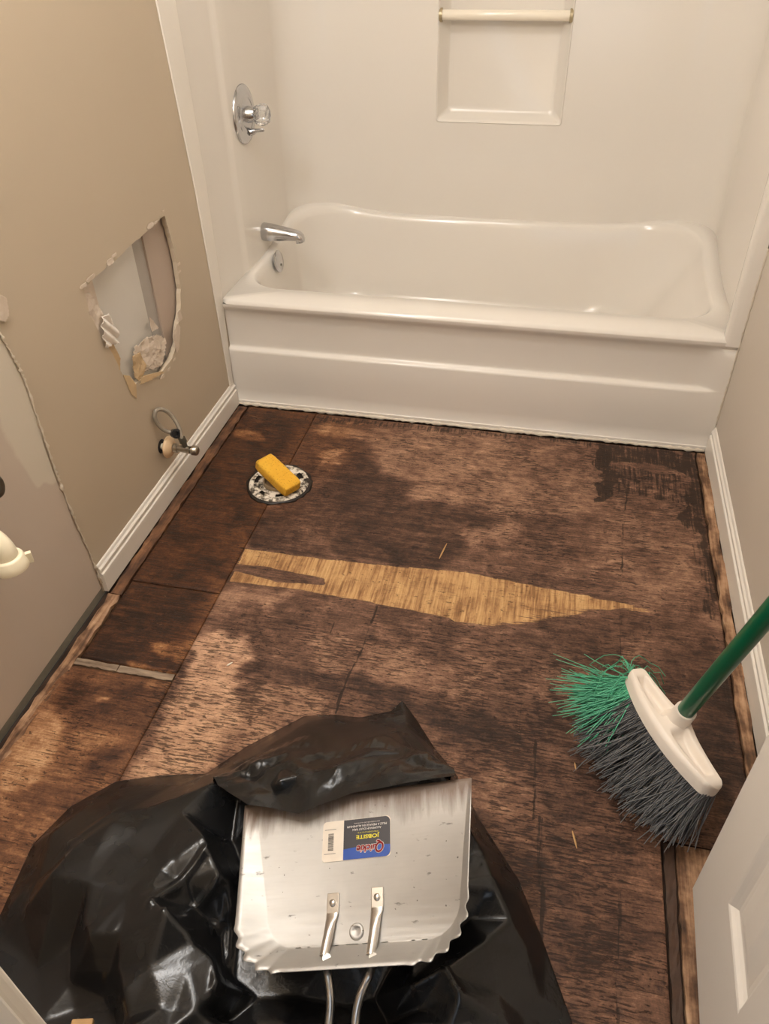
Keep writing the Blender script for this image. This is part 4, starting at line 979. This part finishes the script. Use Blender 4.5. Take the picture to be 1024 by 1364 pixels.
# bristles: swept strands from the underside of the head to the floor, splayed to the room
def bristles(n, t0, t1, name, mat, green=False, r=0.0011):
    vs, fs = [], []; rg = random.Random(5 if green else 6)
    for _ in range(n):
        t = rg.uniform(t0, t1); s = rg.uniform(-0.014, 0.012); u = 2 * abs(t)
        p0 = head_pt(t, s - 0.020 * (1 - u * u) + 0.006, -0.010)
        Ln = rg.uniform(0.095, 0.128) * (0.82 if green else 1.0 - 0.42 * max(0.0, t))
        spread = (t * 0.40 + rg.gauss(0, 0.17)); lean = -0.34 + s * 12 * 0.6 + rg.gauss(0, 0.16)
        d = (-bn + bs * lean + bx * spread * 0.8)
        if green: d = d + bs * -0.10 + bx * rg.gauss(-0.10, 0.35)
        d.normalize(); bend = Vector((rg.gauss(0, 1), rg.gauss(0, 1), 0)) * (0.075 if green else 0.030) * Ln / 0.13
        pts = []
        for k in range(6):
            q = k / 5; p = p0 + d * Ln * q + bend * q * q * 0.5 + (bs * -0.022 + bx * (0.02 * t)) * q * q
            if p.z < 0.003: p.z = 0.003 + rg.uniform(0, .004)
            pts.append(p)
        a, f = tube(pts, [r, r, r, r, r * 0.9, r * 0.6], 4, caps=False); o_ = len(vs); vs += a; fs += [tuple(i + o_ for i in x) for x in f]
    if green:
        for _ in range(26):     # long curled stray strands
            t = rg.uniform(-0.52, -0.34); p0 = head_pt(t, rg.uniform(-.01, .012), -0.006); dr = Vector((rg.uniform(-1, 0.25), rg.uniform(0.1, 1), 0)).normalized()
            Ln = rg.uniform(0.05, 0.10); cu = rg.uniform(-1.6, 1.6); pts = []
            for k in range(9):
                q = k / 8; an = cu * q; dd_ = Vector((dr.x * math.cos(an) - dr.y * math.sin(an), dr.x * math.sin(an) + dr.y * math.cos(an), 0))
                pts.append(p0 + dd_ * Ln * q + Vector((0, 0, 0.02 * math.sin(q * 3) - 0.075 * q * q * rg.uniform(.7, 1.1))))
            a, f = tube(pts, r * 0.8, 4, caps=False); o_ = len(vs); vs += a; fs += [tuple(i + o_ for i in x) for x in f]
    o = bpart(name, vs, fs, mat, None); o['kind'] = 'stuff'; return o
o = bristles(620, -0.49, -0.30, 'bristles', M['bristle_green'], True); o['label'] = 'frayed green bristles'
o = bristles(1900, -0.32, 0.49, 'bristles', M['bristle_grey'], False, 0.0012); o['label'] = 'dark grey bristles'

# ------------------------------------------------------------------ garbage bag
BAGOUT = [(0.175, -1.703), (0.212, -1.673), (0.196, -1.545), (0.225, -1.463), (0.285, -1.397), (0.365, -1.367), (0.451, -1.345), (0.509, -1.269), (0.6, -1.176), (0.653, -1.161), (0.716, -1.156), (0.777, -1.126), (0.793, -1.095), (0.832, -1.137), (0.882, -1.2), (0.928, -1.243), (0.989, -1.334), (1.066, -1.427), (1.117, -1.527), (1.165, -1.631), (1.197, -1.717), (1.01, -1.842), (0.612, -1.929), (0.277, -1.951)]
BAGPTS = [(0.2517, -1.5415, 0.06), (0.2765, -1.4864, 0.05), (0.3272, -1.4295, 0.04), (0.4163, -1.3933, 0.035), (0.5062, -1.4187, 0.1), (0.3312, -1.5824, 0.11), (0.3754, -1.5282, 0.115), (0.4304, -1.4853, 0.11), (0.4843, -1.487, 0.115), (0.3223, -1.632, 0.12), (0.4346, -1.707, 0.125), (0.5163, -1.7645, 0.12), (0.5638, -1.8054, 0.14), (0.6065, -1.8633, 0.14), (0.2751, -1.6276, 0.06), (0.3709, -1.6979, 0.035), (0.4584, -1.7572, 0.03), (0.4942, -1.7847, 0.03), (0.2384, -1.6532, 0.03), (0.327, -1.736, 0.015), (0.4154, -1.776, 0.012), (0.2907, -1.7861, 0.01), (0.3935, -1.6358, 0.128), (0.4673, -1.6392, 0.135), (0.5049, -1.6466, 0.15), (0.4816, -1.6992, 0.13), (0.5455, -1.7291, 0.132), (0.5816, -1.7729, 0.122), (0.497, -1.5939, 0.13), (0.5503, -1.5328, 0.145), (0.5447, -1.6036, 0.12), (0.5488, -1.6647, 0.165), (0.5904, -1.5767, 0.13), (0.5664, -1.6272, 0.085), (0.5925, -1.6832, 0.13), (0.6211, -1.5758, 0.07), (0.6016, -1.6359, 0.06), (0.6284, -1.693, 0.12), (0.6496, -1.7263, 0.11), (0.6584, -1.7722, 0.1), (0.6349, -1.6872, 0.03), (0.6547, -1.7503, 0.03), (0.6002, -1.721, 0.128), (0.6001, -1.7724, 0.118), (0.6336, -1.7676, 0.125), (0.5738, -1.4977, 0.06), (0.6297, -1.6238, 0.04), (0.7691, -1.5111, 0.1), (0.733, -1.6178, 0.05), (0.8663, -1.6665, 0.02), (0.8236, -1.6861, 0.02), (0.7558, -1.6954, 0.035), (0.6872, -1.7083, 0.03), (0.8722, -1.5808, 0.06), (0.6739, -1.5107, 0.06), (0.8954, -1.4449, 0.1), (0.7489, -1.7398, 0.06), (0.7035, -1.7463, 0.05), (0.9622, -1.5031, 0.11), (1.0195, -1.4811, 0.1), (0.9957, -1.4265, 0.08), (0.9751, -1.4442, 0.08), (0.9687, -1.4078, 0.11), (1.0659, -1.4772, 0.05), (1.0242, -1.5788, 0.105), (1.0863, -1.5584, 0.055), (0.9595, -1.5986, 0.06), (0.9202, -1.6721, 0.12), (0.9673, -1.6512, 0.15), (0.9941, -1.6799, 0.15), (0.9403, -1.6901, 0.09), (0.9859, -1.7117, 0.13), (1.0455, -1.6482, 0.1), (1.1154, -1.6184, 0.035), (0.9924, -1.542, 0.07), (1.0561, -1.5329, 0.08), (1.1266, -1.6491, 0.03), (0.8969, -1.6984, 0.03), (0.9284, -1.7143, 0.1), (0.5662, -1.321, 0.08), (0.6363, -1.2917, 0.1), (0.6225, -1.2214, 0.05), (0.7139, -1.3002, 0.13), (0.8011, -1.3614, 0.21), (0.8034, -1.2434, 0.1), (0.8763, -1.3465, 0.2), (0.8101, -1.1453, 0.03), (0.7422, -1.4305, 0.23), (0.6595, -1.4553, 0.22), (0.918, -1.3615, 0.18), (0.5558, -1.3627, 0.09), (0.7215, -1.2009, 0.05), (0.8839, -1.2633, 0.08), (1.0965, -1.8014, 0.12), (0.8046, -1.8484, 0.05), (0.5049, -1.9131, 0.05)]
BAGFOLDS = [((0.514, -1.653), (0.561, -1.55), 0.008, 0.012), ((0.543, -1.658), (0.596, -1.582), 0.008, 0.012), ((0.582, -1.671), (0.629, -1.586), 0.006, 0.01), ((0.607, -1.577), (0.654, -1.76), 0.01, 0.014), ((0.963, -1.513), (1.019, -1.496), 0.008, 0.008), ((0.922, -1.679), (0.967, -1.647), 0.008, 0.01), ((0.967, -1.651), (0.994, -1.68), 0.008, 0.01)]
FLAP_A = [(0.5031, -1.4039, 0.1), (0.5482, -1.3384, 0.1), (0.6399, -1.2546, 0.1), (0.751, -1.2736, 0.15), (0.8066, -1.2025, 0.1), (0.8652, -1.283, 0.15), (0.9282, -1.3369, 0.15)]
FLAP_B = [(0.5431, -1.4502, 0.16), (0.6246, -1.5031, 0.215), (0.6639, -1.5001, 0.215), (0.7114, -1.5083, 0.228), (0.7474, -1.4911, 0.238), (0.7909, -1.4697, 0.25), (0.8714, -1.4533, 0.278), (0.945, -1.4363, 0.296)]

def facet_field(X, Y, P3):
    """piecewise planar sheet through scattered points: the flat facets and sharp creases of stiff film"""
    P3 = np.array(P3); res = geometry.delaunay_2d_cdt([Vector((a, b)) for a, b in P3[:, :2]], [], [], 0, 1e-7)
    cu = np.array([tuple(q) for q in res[0]]); src = [o[0] for o in res[3]]; hz = P3[src, 2]; wx, wy = cu[:, 0], cu[:, 1]
    out = np.full(X.shape, 0.002); x0, y0 = X[0, 0], Y[0, 0]; dx = X[1, 0] - X[0, 0]; dy = Y[0, 1] - Y[0, 0]; nx, ny = X.shape
    for t in res[2]:
        if len(t) != 3: continue
        t = list(t); ax, bx_, cx = wx[t]; ay, by_, cy = wy[t]
        i0 = max(0, int((min(ax, bx_, cx) - x0) / dx)); i1 = min(nx, int((max(ax, bx_, cx) - x0) / dx) + 2)
        j0 = max(0, int((min(ay, by_, cy) - y0) / dy)); j1 = min(ny, int((max(ay, by_, cy) - y0) / dy) + 2)
        if i0 >= i1 or j0 >= j1: continue
        xs_, ys_ = X[i0:i1, j0:j1], Y[i0:i1, j0:j1]; det = (by_ - cy) * (ax - cx) + (cx - bx_) * (ay - cy)
        if abs(det) < 1e-12: continue
        l1 = ((by_ - cy) * (xs_ - cx) + (cx - bx_) * (ys_ - cy)) / det; l2 = ((cy - ay) * (xs_ - cx) + (ax - cx) * (ys_ - cy)) / det; l3 = 1 - l1 - l2
        ok = (l1 >= -1e-6) & (l2 >= -1e-6) & (l3 >= -1e-6); v = l1 * hz[t[0]] + l2 * hz[t[1]] + l3 * hz[t[2]]
        sub = out[i0:i1, j0:j1]; sub[ok] = v[ok]
    return out
def blur(A, n):
    for _ in range(n):
        B = np.pad(A, 1, mode='edge'); A = (B[1:-1, 1:-1] * 2 + B[:-2, 1:-1] + B[2:, 1:-1] + B[1:-1, :-2] + B[1:-1, 2:]) / 6
    return A
def bag_sheet(X, Y):
    e = sdist(X, Y, BAGOUT); r = np.random.default_rng(33)
    base = [tuple(p) for p in BAGPTS] + [(a, b, 0.003) for a, b in BAGOUT]
    H0 = facet_field(X, Y, base); nx, ny = X.shape; extra = []
    for _ in range(300):            # small dents and puckers between the main creases
        i, j = r.integers(2, nx - 2), r.integers(2, ny - 2)
        if e[i, j] > 0.02 and min(math.hypot(X[i, j] - q[0], Y[i, j] - q[1]) for q in base + extra) > 0.030:
            extra.append((X[i, j], Y[i, j], H0[i, j] + r.uniform(-0.006, 0.007)))
    F = facet_field(X, Y, base + extra); cre = np.zeros(X.shape)
    folds = list(BAGFOLDS)
    for _ in range(70):
        cx, cy = r.uniform(0.2, 1.15), r.uniform(-1.85, -1.1); th = r.uniform(0, math.pi) if r.random() < .4 else r.normal(0.8, 0.35); L_ = r.uniform(0.04, 0.14)
        folds.append(((cx - L_ / 2 * math.cos(th), cy - L_ / 2 * math.sin(th)), (cx + L_ / 2 * math.cos(th), cy + L_ / 2 * math.sin(th)), r.uniform(0.004, 0.012), r.uniform(-0.003, 0.0035)))
    for (xa, ya), (xb, yb), w, a in folds:
        L_ = math.hypot(xb - xa, yb - ya); cx, cy = (xa + xb) / 2, (ya + yb) / 2; ux_, uy_ = (xb - xa) / L_, (yb - ya) / L_
        u = (X - cx) * ux_ + (Y - cy) * uy_; v = -(X - cx) * uy_ + (Y - cy) * ux_
        cre += a * np.maximum(0, 1 - np.abs(v) / w) ** 1.2 * sstep(L_ * 0.68, L_ * 0.40, np.abs(u))
    return np.maximum(0.0015, blur(F + cre * sstep(-0.005, 0.055, e), 2)), e
x0, x1, y0, y1, st = 0.10, 1.25, -1.99, -1.03, 0.0036
nx, ny = int((x1 - x0) / st) + 1, int((y1 - y0) / st) + 1
X, Y = np.meshgrid(np.linspace(x0, x1, nx), np.linspace(y0, y1, ny), indexing='ij')
H, e = bag_sheet(X, Y)
ge = np.gradient(e, X[1, 0] - X[0, 0], Y[0, 1] - Y[0, 0]); off = np.where(e < 0.0, -e, 0.0)     # pull the border onto the outline
V1 = np.stack([X + ge[0] * off, Y + ge[1] * off, H], -1).reshape(-1, 3); F1 = grid_faces(nx, ny, e > -0.0052)
# the flap over the pan's lip: rows from the bag's top (A) to the free edge (B)
def resamp(P, n):
    P = np.array(P); d = np.concatenate([[0], np.cumsum(np.linalg.norm(np.diff(P, axis=0), axis=1))]); t = np.linspace(0, d[-1], n)
    return np.stack([np.interp(t, d, P[:, i]) for i in range(3)], -1)
nu, nv = 150, 40
A_ = resamp(FLAP_A, nu); B_ = resamp(FLAP_B, nu)
iA = np.clip(((A_[:, 0] - x0) / (X[1, 0] - X[0, 0])).round().astype(int), 0, nx - 1); jA = np.clip(((A_[:, 1] - y0) / (Y[0, 1] - Y[0, 0])).round().astype(int), 0, ny - 1)
A_[:, 2] = H[iA, jA] - 0.006
tt = np.linspace(0, 1, nv)[None, :, None]
S = A_[:, None, :] * (1 - tt) + B_[:, None, :] * tt
S[:, :, 2] += 0.022 * np.sin(np.pi * tt[:, :, 0]) ** 1.0
ug = np.linspace(0, 1, nu)[:, None]; vg = np.linspace(0, 1, nv)[None, :]
r = np.random.default_rng(4); cre = np.zeros((nu, nv))
for i in range(46):
    cu, cv = r.uniform(0, 1), r.uniform(0.1, 1); th = r.uniform(-0.9, 0.9); Ln = r.uniform(0.1, 0.4); w = r.uniform(0.02, 0.09); a = r.uniform(-0.008, 0.010)
    du, dv = (ug - cu), (vg - cv) * 0.4; p = du * math.cos(th) + dv * math.sin(th); q = -du * math.sin(th) + dv * math.cos(th)
    cre += a * np.maximum(0, 1 - np.abs(q) / w) * np.exp(-(p / Ln) ** 2)
S[:, :, 2] += cre * np.sin(np.pi * np.clip(vg * 0.92, 0, 1))
V2 = S.reshape(-1, 3); F2 = grid_faces(nu, nv)[:, ::-1] + len(V1)
bag = link('garbage_bag', np_mesh('garbage_bag', np.concatenate([V1, V2]), np.concatenate([F1, F2])), M['bag'])
tag(bag, 'crumpled shiny black garbage bag spread on the floor under the metal dustpan', 'garbage bag')
for p in bag.data.polygons: p.use_smooth = True

# ------------------------------------------------------------------ dustpan
PAN_TL = (0.6063, -1.4833, 0.1732)
PAN_TR = (0.9698, -1.4303, 0.2907)
PAN_BL = (0.6239, -1.5812, 0.1628)
PAN_LEN = 0.2498
PAN_DEPTH = 0.026
PAN_IN = (0.0211, 0.0587, 0.3806, 0.3559, 0.2125)
PAN_OUT = (0.0162, 0.372)
PAN_R1, PAN_R2, PAN_B1, PAN_B2, PAN_DIM = (0.1645, 0.1587), (0.2337, 0.1557), (0.1579, 0.2282), (0.2281, 0.2311), (0.2019, 0.1972)
STK0, STK1, STK_H = (0.1432, 0.0418, 0.0), (0.2544, 0.0419, 0.0), 0.0589
ROD1 = [(0.8051, -1.6863, 0.1877), (0.8025, -1.6845, 0.14), (0.8131, -1.7109, 0.12), (0.8172, -1.7382, 0.1), (0.8246, -1.8001, 0.08)]
ROD2 = [(0.871, -1.6796, 0.2085), (0.8651, -1.675, 0.15), (0.8552, -1.7054, 0.13), (0.8548, -1.7333, 0.11), (0.866, -1.7939, 0.09)]

PO = Vector(PAN_TL); PX = (Vector(PAN_TR) - PO); PWID = PX.length; PX.normalize()
tmp = Vector(PAN_BL) - PO; PY = (tmp - PX * tmp.dot(PX)).normalized(); PZ = PX.cross(PY)
if PZ.z < 0: PZ = -PZ
PMAT = Matrix((PX, -PY, PZ)).transposed().to_4x4(); PMAT.translation = PO   # pan axes: x along the lip, y away from the handle
pan = empty('dustpan', PO); pan.matrix_world = PMAT
tag(pan, 'scuffed aluminium dustpan lying upside up on the black garbage bag', 'dustpan')
PLEN = PAN_LEN
def pan_floor(y): return -PAN_DEPTH * max(0.0, min(1.0, y / 0.21))      # the tray deepens from the lip to the back
def ppart(name, me, mat, parent=None):
    if name != 'rod_handle':
        for v in me.vertices: v.co.z += pan_floor(v.co.y)
    for v in me.vertices: v.co.y = -v.co.y      # built with y from lip to handle
    me.flip_normals(); me.update(); o = link(name, me, mat, parent or pan); return o
# outline rings: floor edge (inner) to rim (outer), open at the lip (y = 0)
def ring(x0, x1, yb, r, z, wav=0.0, n_side=30, n_arc=40, n_back=40):
    P = []
    for i in range(n_side): t = i / n_side; P.append((x0[0] + (x0[1] - x0[0]) * t, (yb - r) * t, 0))
    for i in range(n_arc): a_ = math.pi + -(math.pi / 2) * i / n_arc; P.append((x0[1] + r + r * math.cos(a_), yb - r + r * math.sin(a_), i / n_arc))
    for i in range(n_back): t = i / n_back; P.append((x0[1] + r + (x1[1] - r - x0[1] - r) * t, yb, 0))
    for i in range(n_arc): a_ = math.pi / 2 - (math.pi / 2) * i / n_arc; P.append((x1[1] - r + r * math.cos(a_), yb - r + r * math.sin(a_), i / n_arc + 1))
    for i in range(n_side + 1): t = i / n_side; P.append((x1[1] + (x1[0] - x1[1]) * t, (yb - r) * (1 - t), 0))
    return P
fi, wo = 0.034, PWID
def wall_ring(f):
    g = f; lerp = lambda a, b: a + (b - a) * g
    # inner (tray floor) outline to outer (rim) outline
    x0 = (lerp(PAN_IN[0], 0.0), lerp(PAN_IN[1], PAN_OUT[0])); x1 = (lerp(PAN_IN[2], PWID), lerp(PAN_IN[3], PAN_OUT[1]))
    P = ring(x0, x1, lerp(PAN_IN[4], PLEN), lerp(0.050, 0.080), 0); out = []
    for k, (x, y, tag_) in enumerate(P):
        z = PAN_DEPTH * max(0.0, min(1.0, y / 0.21)) * g ** 1.1
        crimp = 0.0; amp = 0.0055
        if 34 <= k <= 72: crimp = math.sin((k - 34) / 38 * math.pi) ** 0.5 * math.sin((k - 34) * 2 * math.pi / 8.0); amp = 0.0035
        if 108 <= k <= 152: crimp = math.sin((k - 108) / 44 * math.pi) ** 0.5 * math.sin((k - 108) * 2 * math.pi / 8.0)
        dx_, dy_ = x - PWID / 2, y - PLEN * 0.45; l_ = math.hypot(dx_, dy_)
        out.append(Vector((x + dx_ / l_ * crimp * amp * g ** 1.3, y + dy_ / l_ * crimp * amp * g ** 1.3, z + crimp * amp * 0.8 * g)))
    return out
rings_ = [wall_ring(f) for f in (0.0, 0.06, 0.2, 0.4, 0.6, 0.8, 1.0)]
nP = len(rings_[0]); vs = []; fs = []
base_z = -0.0
for r_ in rings_: vs += r_
for r_ in range(len(rings_) - 1):
    for k in range(nP - 1): fs.append((r_ * nP + k, r_ * nP + k + 1, (r_ + 1) * nP + k + 1, (r_ + 1) * nP + k))
# floor of the pan: shrink loop to rows towards the lip
half = nP // 2
for k in range(half):
    a0, a1 = k, k + 1; b0, b1 = nP - 1 - k, nP - 2 - k
    if a1 < b1: fs.append((a0, b0, b1, a1))
    elif a1 == b1: fs.append((a0, b0, a1))
me = mesh('pan_tray', vs, fs, angle=55)
for p in me.polygons:
    if p.normal.z < 0: p.flip()
me.update()
o = ppart('pan_tray', me, M['pan']); s_ = o.modifiers.new('thick', 'SOLIDIFY'); s_.thickness = 0.0012; s_.offset = -1
# pressed dimple, strap ends, rods
ucx = (PAN_R1[0] + PAN_R2[0]) / 2
o = ppart('pressed_dimple', mesh('pressed_dimple', *tube_axis([(0.0, 0.0115), (0.0022, 0.0105), (0.0032, 0.0085), (0.0020, 0.0060), (0.0014, 0.001)], Vector((PAN_DIM[0], PAN_DIM[1], 0.0)), Vector((0, 0, 1)), 28), angle=60), M['pan'])
for (rx, ry), (bx_, by_) in ((PAN_R1, PAN_B1), (PAN_R2, PAN_B2)):
    stp = mesh('strap', *box(rx - 0.0095, rx + 0.0095, ry - 0.014, ry + 0.014, 0.0003, 0.0028), smooth=False)
    o = ppart('strap', stp, M['rod']); bevel(o, 0.0012, 2)
    o2 = ppart('rivet', mesh('rivet', *tube_axis([(0.0026, 0.0052), (0.0046, 0.0048), (0.0058, 0.003), (0.0060, 0.0005)], Vector((rx, ry, 0)), Vector((0, 0, 1)), 20), angle=60), M['rod'], o)
    # flattened end widening into the round rod, through the back wall
    vs, fs = [], []; secs = [(0.0, 0.0095, 0.0014, 0.0022), (0.12, 0.0088, 0.0022, 0.003), (0.25, 0.0078, 0.0045, 0.0052), (0.5, 0.0072, 0.0062, 0.0068), (1.0, 0.0066, 0.0066, 0.0100)]
    for q, wx_, wz_, zc in secs:
        x_ = rx + (bx_ - rx) * q; y_ = ry + 0.013 + (by_ - ry - 0.013) * q
        for k in range(16): t = 2 * math.pi * k / 16; vs.append((x_ + wx_ * math.cos(t), y_, zc + wz_ * math.sin(t)))
    for i in range(len(secs) - 1):
        for k in range(16): fs.append((i * 16 + k, i * 16 + (k + 1) % 16, (i + 1) * 16 + (k + 1) % 16, (i + 1) * 16 + k))
    fs.append(tuple(range(16))); fs.append(tuple(range((len(secs) - 1) * 16, len(secs) * 16)))
    ppart('handle_bracket', mesh('handle_bracket', vs, fs, angle=60), M['rod'])
LC = lambda p: Matrix.Scale(-1, 3, (0, 1, 0)) @ (PMAT.inverted() @ Vector(p))
hr1 = spline([LC(p) for p in ROD1], 8); hr2 = spline([LC(p) for p in ROD2], 8)
back = [hr1[-1], hr1[-1].lerp(hr2[-1], 0.2) + Vector((0, 0.03, 0)), hr1[-1].lerp(hr2[-1], 0.8) + Vector((0, 0.03, 0)), hr2[-1]]
full = hr1 + spline(back, 6)[1:-1] + list(reversed(hr2))
ppart('rod_handle', mesh('rod_handle', *tube(full, 0.0062, 14), angle=60), M['rod'])

# sticker: white bar code half and dark half with the lettering, all reading upside down to the lip
def flat(col, rough=0.45, name='print'): return simple(name, col, rough, var=0.08, vscale=60)
stk = Vector(STK0); sxv = (Vector(STK1) - stk); SWD = sxv.length; sxv.normalize(); syv = Vector((-sxv.y, sxv.x, 0)); SHT = STK_H
def rplate(x0, x1, y0, y1, r, z, corners=(1, 1, 1, 1)):
    P = []
    for (cx, cy, a0), c in zip(((x0 + r, y0 + r, math.pi), (x1 - r, y0 + r, 1.5 * math.pi), (x1 - r, y1 - r, 0), (x0 + r, y1 - r, math.pi / 2)), corners):
        if c:
            for i in range(7): t = a0 + math.pi / 2 * i / 6; P.append((cx + r * math.cos(t), cy + r * math.sin(t)))
        else:
            P.append((x0 if cx < (x0 + x1) / 2 else x1, y0 if cy < (y0 + y1) / 2 else y1))
    n = len(P); f = lambda a, b, zz: stk + sxv * a + syv * b + Vector((0, 0, zz))
    vs = [f(a, b, z) for a, b in P] + [f(a, b, z - 0.0004) for a, b in P]
    return vs, [tuple(range(n)), tuple(range(2 * n - 1, n - 1, -1))] + [(i, (i + 1) % n, n + (i + 1) % n, n + i) for i in range(n)]
stick = ppart('sticker', mesh('sticker', *rplate(0, SWD, 0, SHT, 0.006, 0.0008), smooth=False), flat(srgb(226, 214, 198), name='sticker_white')); stick['label'] = 'rectangular product sticker, white and dark halves'
XS = SWD * 0.315
def spiece(name, vs, fs, col): return ppart(name, mesh(name, vs, fs, smooth=False), flat(col, name=name), stick)
spiece('dark_print', *rplate(XS, SWD - 0.0005, 0.0005, SHT - 0.0005, 0.008, 0.0011, (0, 1, 1, 0)), srgb(52, 48, 52))
# blue band at the edge nearest the handle (syv grows towards the handle)
def poly_plate(P, z):
    n = len(P); f = lambda a, b, zz: stk + sxv * a + syv * b + Vector((0, 0, zz))
    return [f(a, b, z) for a, b in P] + [f(a, b, z - 0.0003) for a, b in P], [tuple(range(n)), tuple(range(2 * n - 1, n - 1, -1))] + [(i, (i + 1) % n, n + (i + 1) % n, n + i) for i in range(n)]
bb = [(XS, SHT - 0.0005), (XS, SHT * 0.735)] + [(XS + (SWD - XS) * q, SHT * (0.735 - 0.025 * q - 0.03 * math.sin(q * 3.1))) for q in (0.2, 0.4, 0.6, 0.8)] + [(SWD - 0.0005, SHT * 0.71), (SWD - 0.0005, SHT - 0.008), (SWD - 0.003, SHT - 0.003), (SWD - 0.008, SHT - 0.0005)]
spiece('blue_print', *poly_plate(bb, 0.0013), srgb(28, 72, 158))
def text(body, xc, yc, hgt, col, z, width=None, name='lettering', bold=0.0, slant=0.0, spread=0.0):
    cu = bpy.data.curves.new(name, 'FONT'); cu.body = body; cu.size = 1.0; cu.align_x = 'CENTER'; cu.align_y = 'CENTER'; cu.extrude = 0.01; cu.offset = bold; cu.shear = slant
    cu.resolution_u = 3
    to = bpy.data.objects.new('tmp_text', cu); COL.objects.link(to); bpy.context.view_layer.update()
    dg = bpy.context.evaluated_depsgraph_get(); me = bpy.data.meshes.new_from_object(to.evaluated_get(dg)); bpy.data.objects.remove(to)
    co = np.empty(len(me.vertices) * 3); me.vertices.foreach_get('co', co); co = co.reshape(-1, 3)
    w = np.ptp(co[:, 0]); h = np.ptp(co[:, 1]); sy = hgt / h; sx_ = (width / w) if width else sy
    mid = (co.max(0) + co.min(0)) / 2
    for v in me.vertices:
        a, b, c_ = (v.co.x - mid[0]) * sx_, (v.co.y - mid[1]) * sy, v.co.z
        v.co = stk + sxv * (xc - a) + syv * (yc + -b * -1 if False else yc + b) + Vector((0, 0, z + c_ * 0.01))   # turned half round
    if spread:                                   # fatten the outline: copies shifted round a small circle
        bm = bmesh.new(); src = me.copy()
        for i in range(10):
            dxy = sxv * (spread * math.cos(i * math.pi / 5)) + syv * (spread * math.sin(i * math.pi / 5)); cp = src.copy()
            for v in cp.vertices: v.co += dxy
            bm.from_mesh(cp); bpy.data.meshes.remove(cp)
        bm.to_mesh(me); bm.free(); bpy.data.meshes.remove(src)
    return ppart(name, me, flat(col, name='ink_' + name), stick)
xm = (XS + SWD) / 2
for body, xq, wq, hq, yq in (('Q', 0.185, 0.115, 0.30, 0.735), ('uickie', 0.0, 0.285, 0.165, 0.765)):
    text(body, xm + SWD * xq, SHT * yq, SHT * hq, srgb(236, 226, 218), 0.0017, SWD * wq, slant=0.2, spread=0.0011)
    text(body, xm + SWD * xq, SHT * yq, SHT * hq, srgb(204, 44, 52), 0.0021, SWD * wq, slant=0.2, spread=0.0003)
text('JOBSITE', xm + SWD * 0.015, SHT * 0.455, SHT * 0.125, srgb(226, 212, 40), 0.0015, SWD * 0.34, bold=0.02)
text('PRODUCTS', xm + SWD * 0.015, SHT * 0.362, SHT * 0.028, srgb(206, 196, 60), 0.0015, SWD * 0.30)
text('ALUMINUM DUST PAN', xm - SWD * 0.00, SHT * 0.275, SHT * 0.052, srgb(230, 222, 214), 0.0015, SWD * 0.42)
text('PELLE A MENAGE EN ALUMINIUM', xm, SHT * 0.192, SHT * 0.052, srgb(230, 222, 214), 0.0015, SWD * 0.58)
text('RECOGEDOR DE ALUMINIO', xm, SHT * 0.118, SHT * 0.026, srgb(200, 192, 186), 0.0015, SWD * 0.38)
rr = random.Random(2); y_ = SHT * 0.31; bars = []
while y_ < SHT * 0.72:
    w_ = rr.choice((0.0006, 0.0009, 0.0014)); bars.append((y_, y_ + w_)); y_ += w_ + rr.choice((0.0005, 0.0008))
vs, fs = [], []
for ya_, yb_ in bars:
    a, f = poly_plate([(SWD * 0.085, ya_), (SWD * 0.165, ya_), (SWD * 0.165, yb_), (SWD * 0.085, yb_)], 0.0011); o_ = len(vs); vs += a; fs += [tuple(i + o_ for i in x) for x in f]
spiece('bar_code', vs, fs, srgb(84, 78, 74))
for q0, q1 in ((0.20, 0.215), (0.80, 0.815)):
    spiece('printed_line', *poly_plate([(SWD * 0.03, SHT * q0), (SWD * 0.20, SHT * q0), (SWD * 0.20, SHT * q1), (SWD * 0.03, SHT * q1)], 0.0011), srgb(150, 142, 134))

# ------------------------------------------------------------------ splinters and scraps on the floor
def splinter(p, q, r, mat, label, cat='splinter'):
    p = Vector(p); q = Vector(q); d = q - p
    vs, fs = tube([p, p + d * 0.3, p + d * 0.7, q], [r * 0.4, r, r * 0.9, r * 0.3], 5)
    o = link('wood_splinter', mesh('wood_splinter', rel(p, vs), fs, smooth=False), mat); o.location = p
    return tag(o, label, cat)
splinter((0.798, -0.638, 0.0025), (0.808, -0.576, 0.003), 0.0022, M['lightwood'], 'thin pale splinter lying just behind the bare yellow strip')
splinter((0.390, -1.081, 0.0025), (0.399, -1.069, 0.0025), 0.0022, simple('white_chip', srgb(236, 228, 214), 0.6), 'tiny white chip on the light tan plywood patch', 'chip')
splinter((1.155, -1.318, 0.0025), (1.164, -1.350, 0.0025), 0.0020, M['lightwood'], 'tan splinter on the floor between garbage bag and door')
splinter((1.155, -1.173, 0.0025), (1.158, -1.190, 0.0025), 0.0018, M['lightwood'], 'short tan splinter on the floor beside the grey bristles')
wsx = link('wood_scrap', mesh('wood_scrap', *box(-0.016, 0.016, -0.05, 0.05, 0.0, 0.010), smooth=False), M['lightwood']); wsx.location = (0.462, -1.842, float(H[int((0.462 - x0) / (X[1, 0] - X[0, 0])) - 4:int((0.462 - x0) / (X[1, 0] - X[0, 0])) + 5, int((-1.842 - y0) / (Y[0, 1] - Y[0, 0])) - 13:int((-1.842 - y0) / (Y[0, 1] - Y[0, 0])) + 14].max())); wsx.rotation_euler = (0, 0, 0.25); bevel(wsx, 0.002)
tag(wsx, 'small tan wood scrap lying at the near edge of the garbage bag', 'wood scrap')
